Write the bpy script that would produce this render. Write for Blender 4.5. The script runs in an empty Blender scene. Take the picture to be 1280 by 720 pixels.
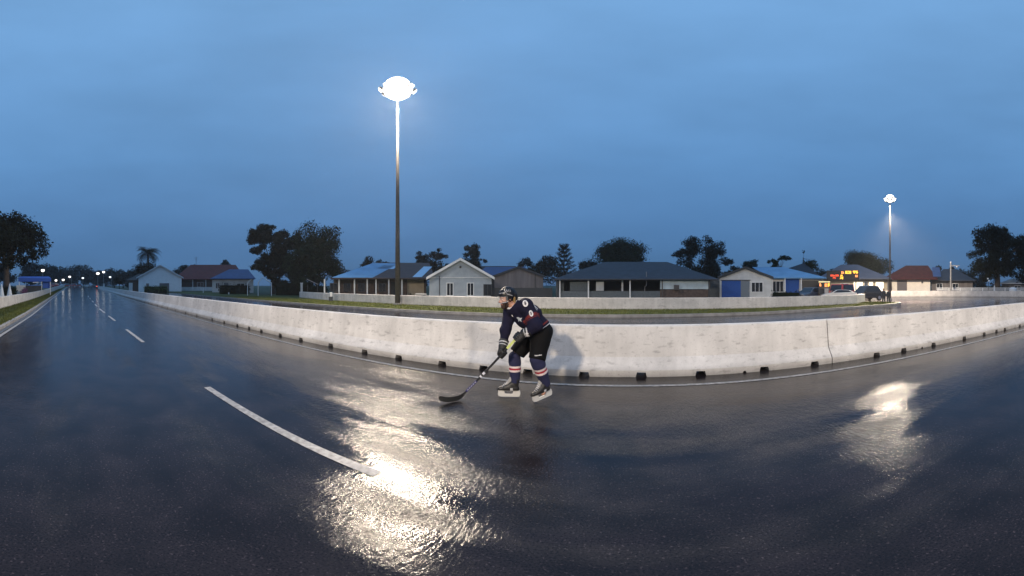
import bpy, math, random
import numpy as np
from mathutils import Vector, Matrix
R = math.radians
random.seed(7); rng = np.random.default_rng(7)
scene = bpy.context.scene
COL = scene.collection

# ------------------------------------------------------------------ camera
EYE = 1.6
cam_d = bpy.data.cameras.new('panorama_camera')
cam_d.type = 'PANO'
cam_d.panorama_type = 'EQUIRECTANGULAR'
cam_d.longitude_min = R(-85.333); cam_d.longitude_max = R(85.333)
cam_d.latitude_min = R(-48.4); cam_d.latitude_max = R(47.6)
cam_d.clip_start = 0.05; cam_d.clip_end = 5000
cam = bpy.data.objects.new('panorama_camera', cam_d)
COL.objects.link(cam)
cam.location = (0, 0, EYE); cam.rotation_euler = (R(90), 0, R(19.6))
scene.camera = cam

# ------------------------------------------------------------------ sky, sun, exposure
world = bpy.data.worlds.new('World'); scene.world = world
world.use_nodes = True
wt = world.node_tree; wn = wt.nodes; wl = wt.links
wn.clear()
wo = wn.new('ShaderNodeOutputWorld'); bg = wn.new('ShaderNodeBackground')
sky = wn.new('ShaderNodeTexSky'); sky.sky_type = 'NISHITA'; sky.sun_disc = False
SUN_EL, SUN_ROT = R(3.0), R(200)
sky.sun_elevation = SUN_EL; sky.sun_rotation = SUN_ROT
sky.air_density = 1.0; sky.dust_density = 0.2; sky.ozone_density = 6.0
tc = wn.new('ShaderNodeTexCoord')
sep = wn.new('ShaderNodeSeparateXYZ'); wl.new(tc.outputs['Generated'], sep.inputs[0])
ramp = wn.new('ShaderNodeValToRGB')          # the blue-hour overcast: a cloud deck that is palest overhead
wl.new(sep.outputs['Z'], ramp.inputs[0])
e = ramp.color_ramp.elements
e[0].position = 0.0;  e[0].color = (0.058, 0.136, 0.288, 1)
e[1].position = 0.85; e[1].color = (0.190, 0.400, 0.710, 1)
for p, c in ((0.10, (0.074, 0.174, 0.360, 1)), (0.35, (0.118, 0.278, 0.535, 1))):
    k = ramp.color_ramp.elements.new(p); k.color = c
mp = wn.new('ShaderNodeMapping'); mp.inputs['Scale'].default_value = (1.2, 1.2, 4.0)
wl.new(tc.outputs['Generated'], mp.inputs[0])
nz = wn.new('ShaderNodeTexNoise'); nz.inputs['Scale'].default_value = 1.6; nz.inputs['Detail'].default_value = 5
wl.new(mp.outputs[0], nz.inputs['Vector'])
mr = wn.new('ShaderNodeMapRange'); mr.inputs[1].default_value = 0.3; mr.inputs[2].default_value = 0.7
mr.inputs[3].default_value = 0.90; mr.inputs[4].default_value = 1.07
wl.new(nz.outputs['Fac'], mr.inputs[0])
mul = wn.new('ShaderNodeVectorMath'); mul.operation = 'SCALE'
wl.new(ramp.outputs[0], mul.inputs[0]); wl.new(mr.outputs[0], mul.inputs['Scale'])
ms = wn.new('ShaderNodeVectorMath'); ms.operation = 'SCALE'; ms.inputs['Scale'].default_value = 0.02
wl.new(sky.outputs[0], ms.inputs[0])
add = wn.new('ShaderNodeVectorMath'); add.operation = 'ADD'
wl.new(mul.outputs[0], add.inputs[0]); wl.new(ms.outputs[0], add.inputs[1])
wl.new(add.outputs[0], bg.inputs['Color']); bg.inputs['Strength'].default_value = 1.0
wl.new(bg.outputs[0], wo.inputs['Surface'])

def sun_lamp():
    l = bpy.data.lights.new('dusk_sun', 'SUN'); l.energy = 0.04; l.angle = R(20); l.color = (0.8, 0.87, 1.0)
    o = bpy.data.objects.new('dusk_sun', l); COL.objects.link(o)
    o.rotation_euler = (R(60), 0, R(20)); o.location = (0, -40, 40)
sun_lamp()
scene.view_settings.view_transform = 'Standard'
scene.view_settings.look = 'None'
scene.view_settings.exposure = 0.0; scene.view_settings.gamma = 1.0
scene.view_settings.use_curve_mapping = False
cy = scene.cycles
cy.use_denoising = True
try: cy.denoiser = 'OPENIMAGEDENOISE'
except Exception: pass
cy.max_bounces = 6; cy.diffuse_bounces = 3; cy.glossy_bounces = 3; cy.transmission_bounces = 4
cy.volume_bounces = 0; cy.transparent_max_bounces = 8
cy.caustics_reflective = False; cy.caustics_refractive = False
cy.sample_clamp_direct = 0; cy.sample_clamp_indirect = 2
cy.use_adaptive_sampling = False

MAIN_POWER, FAR_POWER, REAR_POWER = 30000.0, 1500.0, 48000.0
WARM = (1.0, 0.83, 0.64)

# ------------------------------------------------------------------ placing
def az(px): return R((px - 787.0) / 7.5)            # bearing of a column of the panorama
def pol(px, D):
    a = az(px); return (D * math.sin(a), D * math.cos(a))
def sm(t):
    t = min(1.0, max(0.0, t)); return t * t * (3 - 2 * t)
def H(x, y):                                        # the ground rises gently to the far left
    return sm((-x - 30) / 100.0) * (0.35 + 0.75 * (1 - sm((y + 8) / 16.0)))
def hz(D, y):                                       # height above datum of a point D away, y rows down the panorama
    return EYE - D * math.tan(R((y - 357.0) / 7.5))

# ------------------------------------------------------------------ materials
MATS = {}
def mat(name, color, rough=0.7, metal=0.0, noise=0.0, nscale=6.0, bump=0.0, bscale=30.0, emit=None, estr=0.0,
        alpha=1.0, trans=0.0, spec=0.5, wave=None, coat=0.0, streak=False):
    if name in MATS: return MATS[name]
    m = bpy.data.materials.new(name); m.use_nodes = True
    nt = m.node_tree; b = nt.nodes['Principled BSDF']
    b.inputs['Base Color'].default_value = (*color, 1); b.inputs['Roughness'].default_value = rough
    b.inputs['Metallic'].default_value = metal; b.inputs['Specular IOR Level'].default_value = spec
    b.inputs['Coat Weight'].default_value = coat
    b.inputs['Transmission Weight'].default_value = trans; b.inputs['Alpha'].default_value = alpha
    if emit: b.inputs['Emission Color'].default_value = (*emit, 1); b.inputs['Emission Strength'].default_value = estr
    t = nt.nodes.new('ShaderNodeTexCoord')
    if noise > 0:
        n = nt.nodes.new('ShaderNodeTexNoise'); n.inputs['Scale'].default_value = nscale; n.inputs['Detail'].default_value = 6
        if streak:
            q = nt.nodes.new('ShaderNodeMapping'); q.inputs['Scale'].default_value = (1, 1, 0.08)
            nt.links.new(t.outputs['Object'], q.inputs[0]); nt.links.new(q.outputs[0], n.inputs['Vector'])
        else: nt.links.new(t.outputs['Object'], n.inputs['Vector'])
        r = nt.nodes.new('ShaderNodeMapRange'); r.inputs[1].default_value = .3; r.inputs[2].default_value = .7
        r.inputs[3].default_value = 1 - noise; r.inputs[4].default_value = 1 + noise
        nt.links.new(n.outputs['Fac'], r.inputs[0])
        s = nt.nodes.new('ShaderNodeVectorMath'); s.operation = 'SCALE'; s.inputs[0].default_value = color
        nt.links.new(r.outputs[0], s.inputs['Scale']); nt.links.new(s.outputs[0], b.inputs['Base Color'])
    if bump > 0:
        n2 = nt.nodes.new('ShaderNodeTexNoise'); n2.inputs['Scale'].default_value = bscale; n2.inputs['Detail'].default_value = 4
        nt.links.new(t.outputs['Object'], n2.inputs['Vector'])
        bp = nt.nodes.new('ShaderNodeBump'); bp.inputs['Strength'].default_value = bump; bp.inputs['Distance'].default_value = 0.02
        nt.links.new(n2.outputs['Fac'], bp.inputs['Height']); nt.links.new(bp.outputs[0], b.inputs['Normal'])
    if wave:                                          # corrugated / tiled / boarded surfaces: (axis, scale, strength)
        w = nt.nodes.new('ShaderNodeTexWave'); w.wave_type = 'BANDS'; w.bands_direction = wave[0]
        w.inputs['Scale'].default_value = wave[1]; w.inputs['Distortion'].default_value = 0.3
        nt.links.new(t.outputs['Object'], w.inputs['Vector'])
        bp = nt.nodes.new('ShaderNodeBump'); bp.inputs['Strength'].default_value = wave[2]; bp.inputs['Distance'].default_value = 0.03
        nt.links.new(w.outputs['Fac'], bp.inputs['Height']); nt.links.new(bp.outputs[0], b.inputs['Normal'])
    MATS[name] = m; return m

def wet_asphalt(name, dark, seed=0.0):
    m = bpy.data.materials.new(name); m.use_nodes = True; nt = m.node_tree; N = nt.nodes; L = nt.links
    b = N['Principled BSDF']; t = N.new('ShaderNodeTexCoord')
    def noise(scale, detail, vec=None, sc=None):
        n = N.new('ShaderNodeTexNoise'); n.inputs['Scale'].default_value = scale; n.inputs['Detail'].default_value = detail
        q = N.new('ShaderNodeMapping'); q.inputs['Location'].default_value = (seed, seed * 2, 0)
        if sc: q.inputs['Scale'].default_value = sc
        L.new(t.outputs['Object'], q.inputs[0]); L.new(q.outputs[0], n.inputs['Vector'])
        return n
    def rng_(src, a, b_, c, d):
        r = N.new('ShaderNodeMapRange'); r.inputs[1].default_value = a; r.inputs[2].default_value = b_
        r.inputs[3].default_value = c; r.inputs[4].default_value = d; L.new(src, r.inputs[0]); return r.outputs[0]
    wetn = noise(0.9, 7, sc=(0.38, 1.5, 1))           # standing film in long patches along the road
    # rougher, paler patch before the barrier, shaped for the lamp glare; film elsewhere
    vd = N.new('ShaderNodeVectorMath'); vd.operation = 'SUBTRACT'; vd.inputs[1].default_value = (-1.6, 4.3, 0); L.new(t.outputs['Object'], vd.inputs[0])
    vs_ = N.new('ShaderNodeVectorMath'); vs_.operation = 'MULTIPLY'; vs_.inputs[1].default_value = (.26, .62, 0); L.new(vd.outputs[0], vs_.inputs[0])
    vl = N.new('ShaderNodeVectorMath'); vl.operation = 'LENGTH'; L.new(vs_.outputs[0], vl.inputs[0])
    wsum = N.new('ShaderNodeMath'); wsum.operation = 'ADD'; L.new(wetn.outputs['Fac'], wsum.inputs[0]); L.new(rng_(vl.outputs['Value'], .2, 2.2, -.07, .16), wsum.inputs[1])
    wet = rng_(wsum.outputs[0], 0.36, 0.62, 0, 1)
    streak = noise(1.3, 5, sc=(0.22, 2.2, 1))
    grain = noise(75, 3)
    agg = noise(210, 2)
    # colour
    c1 = N.new('ShaderNodeMix'); c1.data_type = 'RGBA'
    c1.inputs['A'].default_value = (dark * 1.75, dark * 1.50, dark * 1.36, 1); c1.inputs['B'].default_value = (dark * .80, dark * .62, dark * .68, 1)
    L.new(wet, c1.inputs['Factor'])
    f = rng_(grain.outputs['Fac'], .3, .7, .55, 1.5)
    f2 = rng_(streak.outputs['Fac'], .3, .7, .8, 1.22)
    # pale stones in the aggregate, worn patches
    stones = noise(48, 2); st_ = rng_(stones.outputs['Fac'], .62, .70, 1.0, 3.2); worn = rng_(noise(2.2, 7).outputs['Fac'], .35, .65, .72, 1.3)
    pm = N.new('ShaderNodeMath'); pm.operation = 'MULTIPLY'; L.new(st_, pm.inputs[0]); L.new(worn, pm.inputs[1])
    pm2 = N.new('ShaderNodeMath'); pm2.operation = 'MULTIPLY'; L.new(pm.outputs[0], pm2.inputs[0]); L.new(f, pm2.inputs[1]); f = pm2.outputs[0]
    mm = N.new('ShaderNodeMath'); mm.operation = 'MULTIPLY'; L.new(f, mm.inputs[0]); L.new(f2, mm.inputs[1])
    s = N.new('ShaderNodeVectorMath'); s.operation = 'SCALE'; L.new(c1.outputs['Result'], s.inputs[0]); L.new(mm.outputs[0], s.inputs['Scale'])
    L.new(s.outputs[0], b.inputs['Base Color'])
    # gloss
    rr = rng_(wet, 0, 1, 0.15, 0.11); r2 = rng_(streak.outputs['Fac'], .3, .7, -.05, .06)
    ad = N.new('ShaderNodeMath'); ad.operation = 'ADD'; L.new(rr, ad.inputs[0]); L.new(r2, ad.inputs[1])
    L.new(ad.outputs[0], b.inputs['Roughness']); b.inputs['IOR'].default_value = 1.36
    b.inputs['Specular IOR Level'].default_value = 0.5
    # aggregate relief, flattened where the water stands
    vor = N.new('ShaderNodeTexVoronoi'); vor.inputs['Scale'].default_value = 120; L.new(t.outputs['Object'], vor.inputs['Vector'])
    hgt = N.new('ShaderNodeMath'); hgt.operation = 'ADD'; L.new(vor.outputs['Distance'], hgt.inputs[0])
    ag2 = N.new('ShaderNodeMath'); ag2.operation = 'MULTIPLY'; ag2.inputs[1].default_value = .5; L.new(agg.outputs['Fac'], ag2.inputs[0]); L.new(ag2.outputs[0], hgt.inputs[1])
    mid = noise(30, 2, sc=(1.0, .42, 1)); mm2 = N.new('ShaderNodeMath'); mm2.operation = 'MULTIPLY_ADD'; mm2.inputs[1].default_value = 4.2
    L.new(mid.outputs['Fac'], mm2.inputs[0]); L.new(hgt.outputs[0], mm2.inputs[2]); hgt = mm2
    lo_ = noise(11, 3, sc=(1.0, .35, 1)); mm3 = N.new('ShaderNodeMath'); mm3.operation = 'MULTIPLY_ADD'; mm3.inputs[1].default_value = 3.0
    L.new(lo_.outputs['Fac'], mm3.inputs[0]); L.new(hgt.outputs[0], mm3.inputs[2]); hgt = mm3
    bp = N.new('ShaderNodeBump'); bp.inputs['Distance'].default_value = 0.0034
    L.new(rng_(wet, 0, 1, 0.55, 0.17), bp.inputs['Strength']); L.new(hgt.outputs[0], bp.inputs['Height'])
    L.new(bp.outputs[0], b.inputs['Normal'])
    return m

def barrier_paint(name, col=(.62, .60, .58)):
    m = bpy.data.materials.new(name); m.use_nodes = True; nt = m.node_tree; N = nt.nodes; L = nt.links
    b = N['Principled BSDF']; b.inputs['Roughness'].default_value = .75; b.inputs['Specular IOR Level'].default_value = .3; t = N.new('ShaderNodeTexCoord')
    def noise(scale, detail, sc):
        n = N.new('ShaderNodeTexNoise'); n.inputs['Scale'].default_value = scale; n.inputs['Detail'].default_value = detail
        q = N.new('ShaderNodeMapping'); q.inputs['Scale'].default_value = sc
        L.new(t.outputs['Object'], q.inputs[0]); L.new(q.outputs[0], n.inputs['Vector']); return n.outputs['Fac']
    def ramp_(src, a, b_, lo, hi):
        r = N.new('ShaderNodeMapRange'); r.inputs[1].default_value = a; r.inputs[2].default_value = b_
        r.inputs[3].default_value = lo; r.inputs[4].default_value = hi; L.new(src, r.inputs[0]); return r.outputs[0]
    def mulm(a, c):
        k = N.new('ShaderNodeMath'); k.operation = 'MULTIPLY'; L.new(a, k.inputs[0]); L.new(c, k.inputs[1]); return k.outputs[0]
    v = mulm(ramp_(noise(1.5, 6, (1, 1, 1)), .3, .7, .80, 1.08), ramp_(noise(7, 4, (1, 1, .09)), .3, .68, 1.04, .9))
    v = mulm(v, ramp_(noise(26, 3, (1, 1, 1)), .60, .76, 1.0, .74))          # scuffs and pits
    v = mulm(v, ramp_(noise(5, 8, (1, 1, 2.5)), .58, .70, 1.0, .70))
    sp = N.new('ShaderNodeSeparateXYZ'); L.new(t.outputs['Object'], sp.inputs[0])
    # splash dirt climbing unevenly from the foot
    n3 = noise(3, 6, (1, 1, 1)); ad = N.new('ShaderNodeMath'); ad.operation = 'MULTIPLY_ADD'
    L.new(n3, ad.inputs[0]); ad.inputs[1].default_value = -.22; L.new(sp.outputs['Z'], ad.inputs[2])
    v = mulm(v, ramp_(ad.outputs[0], -.10, .08, .48, 1.0))
    s = N.new('ShaderNodeVectorMath'); s.operation = 'SCALE'; s.inputs[0].default_value = col
    L.new(v, s.inputs['Scale']); L.new(s.outputs[0], b.inputs['Base Color'])
    bp = N.new('ShaderNodeBump'); bp.inputs['Strength'].default_value = .35; bp.inputs['Distance'].default_value = .01
    L.new(noise(22, 5, (1, 1, 1)), bp.inputs['Height']); L.new(bp.outputs[0], b.inputs['Normal'])
    return m

def grass_mat(name, col):
    m = bpy.data.materials.new(name); m.use_nodes = True; nt = m.node_tree; N = nt.nodes; L = nt.links
    b = N['Principled BSDF']; b.inputs['Roughness'].default_value = .8; b.inputs['Specular IOR Level'].default_value = .25
    t = N.new('ShaderNodeTexCoord')
    n = N.new('ShaderNodeTexNoise'); n.inputs['Scale'].default_value = 1.7; n.inputs['Detail'].default_value = 9; L.new(t.outputs['Object'], n.inputs['Vector'])
    r = N.new('ShaderNodeValToRGB'); L.new(n.outputs['Fac'], r.inputs[0])
    e = r.color_ramp.elements
    e[0].position = .3; e[0].color = (col[0] * .6, col[1] * .65, col[2] * .7, 1); e[1].position = .7; e[1].color = (col[0] * 1.5, col[1] * 1.3, col[2], 1)
    L.new(r.outputs[0], b.inputs['Base Color']); return m

M = dict(
    road=wet_asphalt('wet_road_asphalt', .018), road2=wet_asphalt('wet_track_asphalt', .018, 5.0),
    line=mat('road_paint', (.30, .29, .28), .35, noise=.5, nscale=16, bump=.3, bscale=90),
    kerb=mat('kerb_concrete', (.25, .24, .23), .7, noise=.25, nscale=3, bump=.3),
    kerbdark=mat('gutter_concrete', (.13, .13, .13), .6, noise=.25, nscale=3),
    grass=grass_mat('verge_grass', (.055, .068, .012)), soil=grass_mat('rough_ground', (.035, .05, .02)),
    blade=grass_mat('grass_blade', (.070, .085, .014)),
    conc=barrier_paint('painted_concrete'), concl=barrier_paint('painted_wall', (.60, .57, .54)),
    steel=mat('galvanised_steel', (.26, .25, .25), .5, .4, noise=.15), darksteel=mat('dark_steel', (.06, .06, .065), .5, .5),
    polepaint=mat('weathered_mast_steel', (.08, .072, .068), .7, noise=.2),
    glass=mat('window_glass', (.012, .015, .02), .12, spec=.6), white=mat('white_paint', (.62, .63, .64), .6, noise=.08),
    wallw=mat('white_render', (.50, .51, .51), .8, noise=.12, nscale=1.2, bump=.2),
    wallblue=mat('pale_boarding', (.29, .33, .37), .7, noise=.1, nscale=1.5, wave=('Z', 2.6, .5)),
    wallcream=mat('cream_render', (.36, .31, .23), .8, noise=.12, nscale=1.5, bump=.2),
    wallgrey=mat('grey_planks', (.16, .145, .145), .8, noise=.25, nscale=2.5, wave=('X', 2.2, .8), streak=True),
    walldark=mat('dark_boards', (.025, .03, .036), .7, noise=.2, nscale=2),
    wallbrown=mat('brown_brick', (.085, .06, .05), .8, noise=.3, nscale=5),
    slate=mat('dark_slate_roof', (.016, .02, .032), .6, noise=.3, nscale=1.5, wave=('X', 3, .4)),
    redroof=mat('red_tile_roof', (.13, .020, .016), .7, noise=.3, nscale=1.4, wave=('X', 4, .5)),
    redroof2=mat('dark_red_sheet_roof', (.06, .012, .011), .8, noise=.3, nscale=1.4, wave=('X', 4, .5), spec=.2),
    brownroof=mat('brown_sheet_roof', (.035, .026, .028), .65, noise=.25, nscale=1.2, wave=('X', 4, .4)),
    blueroof=mat('blue_sheet_roof', (.10, .25, .45), .5, noise=.12, nscale=1, wave=('X', 5, .5)),
    deepblueroof=mat('deep_blue_sheet_roof', (.025, .06, .17), .5, noise=.15, nscale=1, wave=('X', 5, .5)),
    greyroof=mat('grey_blue_roof', (.05, .06, .09), .6, noise=.2, nscale=1, wave=('X', 4, .4)),
    panel=mat('skylight_sheet', (.20, .38, .58), .3), shutter=mat('grey_shutter', (.13, .12, .13), .6, wave=('Z', 6, .6)),
    bluedoor=mat('blue_door_paint', (.012, .07, .30), .5, noise=.1, wave=('Z', 5, .5)),
    greydoor=mat('grey_door_paint', (.12, .15, .18), .6), greypanel=mat('grey_sheet_panel', (.08, .10, .115), .6, noise=.2, wave=('X', 3, .3)),
    leaf=mat('foliage_leaf', (.016, .026, .011), .9, noise=.6, nscale=1.1, spec=.05),
    leaf2=mat('dark_foliage_leaf', (.009, .013, .008), .9, noise=.6, nscale=1.1, spec=.05),
    hedge=mat('hedge_leaf', (.075, .12, .03), .8, noise=.5, nscale=2.5, spec=.2),
    bark=mat('bark', (.05, .038, .03), .9, noise=.4, nscale=4, bump=.6),
    black=mat('black_plastic', (.012, .012, .014), .45), rubber=mat('tyre_rubber', (.018, .018, .018), .85),
    bluecloth=mat('blue_canopy_cloth', (.02, .09, .40), .7, noise=.1), redpaint=mat('red_car_paint', (.42, .03, .03), .35, coat=.5),
    carblack=mat('black_car_paint', (.012, .014, .02), .25, coat=.8), cargrey=mat('dark_blue_car_paint', (.03, .04, .07), .28, coat=.8),
    carwhite=mat('white_car_paint', (.5, .5, .5), .3, coat=.6), rim=mat('alloy_rim', (.4, .4, .42), .35, .8),
    bloomball=mat('floodlight_bloom', (.9, .9, .85), .3, emit=(1, .92, .80), estr=48.0),
    lens=mat('floodlight_lens', (.9, .9, .85), .3, emit=(1, .93, .82), estr=7.0),
    lampg=mat('street_lamp_glow', (.9, .9, .85), .3, emit=(1, .93, .84), estr=2.6),
    lampdim=mat('dim_lamp_glow', (.8, .85, .9), .3, emit=(.85, .93, 1), estr=2.0),
    tail=mat('tail_light', (.5, .02, .01), .4, emit=(1, .12, .06), estr=2.2),
    head=mat('head_light', (.9, .9, .8), .3, emit=(1, .92, .8), estr=5.0),
    litwall=mat('lit_doorway', (.8, .75, .62), .6, emit=(1, .88, .66), estr=1.1),
    ledy=mat('led_yellow', (.6, .3, .02), .5, emit=(1, .50, .05), estr=2.6), ledr=mat('led_red', (.5, .03, .02), .5, emit=(1, .10, .03), estr=1.5),
    ledo=mat('led_orange', (.6, .2, .05), .5, emit=(1, .33, .10), estr=2.2),
    rust=mat('rusty_base', (.12, .07, .05), .8, noise=.3),
)

# ------------------------------------------------------------------ mesh helpers
class MB:
    def __init__(s): s.v = []; s.f = []; s.m = []
    def add(s, vs, fs, mi=0):
        k = len(s.v); s.v += [tuple(p) for p in vs]; s.f += [tuple(i + k for i in f) for f in fs]; s.m += [mi] * len(fs); return s
    def box(s, c, d, rz=0, mi=0, taper=1.0):
        x, y, z = d[0] / 2, d[1] / 2, d[2] / 2; ca, sa = math.cos(rz), math.sin(rz); vs = []
        for zz in (-z, z):
            t = taper if zz > 0 else 1
            for xx, yy in ((-x, -y), (x, -y), (x, y), (-x, y)):
                xx *= t; yy *= t
                vs.append((c[0] + xx * ca - yy * sa, c[1] + xx * sa + yy * ca, c[2] + zz))
        return s.add(vs, [(3, 2, 1, 0), (4, 5, 6, 7), (0, 1, 5, 4), (1, 2, 6, 5), (2, 3, 7, 6), (3, 0, 4, 7)], mi)
    def prism(s, poly, y0, y1, mi=0):                # polygon in x,z extruded along y
        n = len(poly); vs = [(p[0], y0, p[1]) for p in poly] + [(p[0], y1, p[1]) for p in poly]
        return s.add(vs, [tuple(range(n)), tuple(range(2 * n - 1, n - 1, -1))] + [(i, i + n, (i + 1) % n + n, (i + 1) % n) for i in range(n)], mi)
    def tube(s, pts, r, n=8, mi=0, caps=True):
        pts = [Vector(p) for p in pts]; rs = r if isinstance(r, (list, tuple)) else [r] * len(pts)
        k = len(s.v); ref = Vector((0, 0, 1))
        for i, p in enumerate(pts):
            d = (pts[min(i + 1, len(pts) - 1)] - pts[max(i - 1, 0)]).normalized()
            if abs(d.dot(ref)) > .95: ref = Vector((1, 0, 0)) if abs(d.x) < .9 else Vector((0, 1, 0))
            a = d.cross(ref).normalized(); b = d.cross(a).normalized()
            for j in range(n):
                t = 2 * math.pi * j / n; s.v.append(tuple(p + (a * math.cos(t) + b * math.sin(t)) * rs[i]))
        for i in range(len(pts) - 1):
            for j in range(n):
                s.f.append((k + i * n + j, k + i * n + (j + 1) % n, k + (i + 1) * n + (j + 1) % n, k + (i + 1) * n + j)); s.m.append(mi)
        if caps:
            s.f.append(tuple(k + j for j in range(n - 1, -1, -1))); s.m.append(mi)
            s.f.append(tuple(k + (len(pts) - 1) * n + j for j in range(n))); s.m.append(mi)
        return s
    def ball(s, c, r, nu=12, nv=8, mi=0):
        rr = r if isinstance(r, (list, tuple)) else (r, r, r); vs = []; fs = []
        for i in range(nv + 1):
            p = math.pi * i / nv
            for j in range(nu):
                t = 2 * math.pi * j / nu
                vs.append((c[0] + rr[0] * math.sin(p) * math.cos(t), c[1] + rr[1] * math.sin(p) * math.sin(t), c[2] + rr[2] * math.cos(p)))
        for i in range(nv):
            for j in range(nu): fs.append((i * nu + j, (i + 1) * nu + j, (i + 1) * nu + (j + 1) % nu, i * nu + (j + 1) % nu))
        return s.add(vs, fs, mi)
    def build(s, name, mats, parent=None, smooth=False, bevel=0.0, loc=None):
        me = bpy.data.meshes.new(name); me.from_pydata(s.v, [], s.f)
        for m in (mats if isinstance(mats, (list, tuple)) else [mats]): me.materials.append(m)
        if any(s.m): me.polygons.foreach_set('material_index', s.m)
        if smooth: me.polygons.foreach_set('use_smooth', [True] * len(s.f))
        me.update(); o = bpy.data.objects.new(name, me); COL.objects.link(o)
        if parent: o.parent = parent
        if loc: o.location = loc
        if bevel > 0:
            b = o.modifiers.new('bevel', 'BEVEL'); b.width = bevel; b.segments = 2; b.limit_method = 'ANGLE'
        return o
def np_mesh(name, V, F, mats, parent=None, smooth=False, mi=None):
    me = bpy.data.meshes.new(name); V = np.asarray(V, np.float32); F = np.asarray(F, np.int32)
    me.vertices.add(len(V)); me.vertices.foreach_set('co', V.ravel())
    k = F.shape[1]; me.loops.add(F.size); me.loops.foreach_set('vertex_index', F.ravel())
    me.polygons.add(len(F)); me.polygons.foreach_set('loop_start', np.arange(0, F.size, k, dtype=np.int32))
    try: me.polygons.foreach_set('loop_total', np.full(len(F), k, np.int32))
    except Exception: pass
    for m in (mats if isinstance(mats, (list, tuple)) else [mats]): me.materials.append(m)
    if mi is not None: me.polygons.foreach_set('material_index', np.asarray(mi, np.int32))
    me.polygons.foreach_set('use_smooth', np.full(len(F), bool(smooth)))
    me.update(calc_edges=True); me.validate()
    o = bpy.data.objects.new(name, me); COL.objects.link(o)
    if parent: o.parent = parent
    return o
def thing(name, label, cat, loc=(0, 0, 0), rz=0, group=None):
    o = bpy.data.objects.new(name, None); COL.objects.link(o); o.empty_display_size = .3
    o.location = loc; o.rotation_euler = (0, 0, rz); return tag(o, label, cat, group)
def tag(o, label, cat, group=None):
    o['label'] = label; o['category'] = cat
    if group: o['group'] = group
    return o
def kind(o, k='structure'): o['kind'] = k; return o
def copy_tree(o, parent=None):
    c = o.copy(); COL.objects.link(c); c.parent = parent
    for ch in list(o.children): copy_tree(ch, c)
    return c

# ------------------------------------------------------------------ ground
def sheet(name, xs, y0f, y1f, ny, zoff, m):
    V = []; F = []
    for x in xs:
        a, b = y0f(x), y1f(x)
        for j in range(ny + 1):
            y = a + (b - a) * j / ny; V.append((x, y, H(x, y) + zoff))
    n = ny + 1
    for i in range(len(xs) - 1):
        for j in range(ny): F.append((i * n + j, (i + 1) * n + j, (i + 1) * n + j + 1, i * n + j + 1))
    o = np_mesh(name, V, F, m); return kind(o)
def lerpf(pts):
    xs = [p[0] for p in pts]; ys = [p[1] for p in pts]
    return lambda x: float(np.interp(x, xs, ys))
gx = sorted(set([-3000, -1500, -700, -400, -250, 250, 400, 700, 1500, 3000] + list(range(-200, 201, 4))))
gy = sorted(set([-3000, -1500, -700, -300, -150, 150, 300, 700, 1500, 3000] + list(range(-80, -12, 8)) + list(range(-12, 13)) + list(range(16, 121, 8))))
V = [(x, y, H(x, y) - .05) for x in gx for y in gy]; n = len(gy)
F = [(i * n + j, (i + 1) * n + j, (i + 1) * n + j + 1, i * n + j + 1) for i in range(len(gx) - 1) for j in range(n - 1)]
kind(np_mesh('ground', V, F, M['soil']))

bar_base = lerpf([(-170, 2.7), (-137, 3.3), (0, 5.87), (14, 5.60), (60, 4.8)])        # front foot of the main barrier
verge_l = lerpf([(-170, -8.6), (-113, -7.2), (-60, -5.4), (-36, -4.2), (-18.3, -3.1), (-10, -2.78), (0, -2.5), (60, -2.2)])  # left white line
wall_l = lerpf([(-170, -9.9), (-112.7, -8.5), (-59.6, -7.2), (-22.3, -5.9), (0, -5.3), (60, -4.6)])
XS = [x / 1.0 for x in range(-168, 61, 2)]
sheet('main_road', XS, lambda x: verge_l(x) - .30, lambda x: bar_base(x) + .75, 16, .0, M['road'])
# far cross street
sheet('cross_street', [-176, -172, -168.01], lambda x: -60, lambda x: 60, 60, .0, M['road'])
# white edge lines
XE = [x / 1.0 for x in range(-160, 61, 1)]
sheet('edge_line', XE, lambda x: bar_base(x) - .59, lambda x: bar_base(x) - .50, 1, .005, M['line'])
sheet('edge_line', XE, lambda x: verge_l(x) - .06, lambda x: verge_l(x) + .06, 1, .005, M['line'])
cl = lerpf([(-60, -.55), (-24, .66), (-2, 1.93), (10, 2.5)])
for a, b in ((-4.94, -1.75), (-12.4, -9.5), (-18, -15.5), (-23.7, -20.2), (-29.5, -26.5), (-36, -33), (-43, -40), (-50, -47)):
    xs = np.linspace(a, b, 8)
    sheet('lane_dash', list(xs), lambda x: cl(x) - .052, lambda x: cl(x) + .052, 1, .005, M['line'])
# kerb and grass verge on the left
def kerb(name, xs, yf0, yf1, top, m, label_kind=True):
    V = []; F = []
    for x in xs:
        a, b = yf0(x), yf1(x); za, zb = H(x, a), H(x, b)
        V += [(x, a, za - .05), (x, a, za + top), (x, b, zb + top), (x, b, zb - .05)]
    for i in range(len(xs) - 1):
        k = i * 4
        for j in range(3): F.append((k + j, k + j + 4, k + j + 5, k + j + 1))
    return kind(np_mesh(name, V, F, m))
XK = [x / 1.0 for x in range(-160, 61, 1)]
kerb('kerb', XK, lambda x: verge_l(x) - .46, lambda x: verge_l(x) - .30, .11, M['kerb'])
sheet('gutter', XK, lambda x: verge_l(x) - .30, lambda x: verge_l(x) - .10, 1, .004, M['kerbdark'])
sheet('grass_verge', XK, lambda x: wall_l(x) - 12 if x < -70 else wall_l(x) - 14, lambda x: verge_l(x) - .46, 12, .10, M['grass'])

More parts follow.
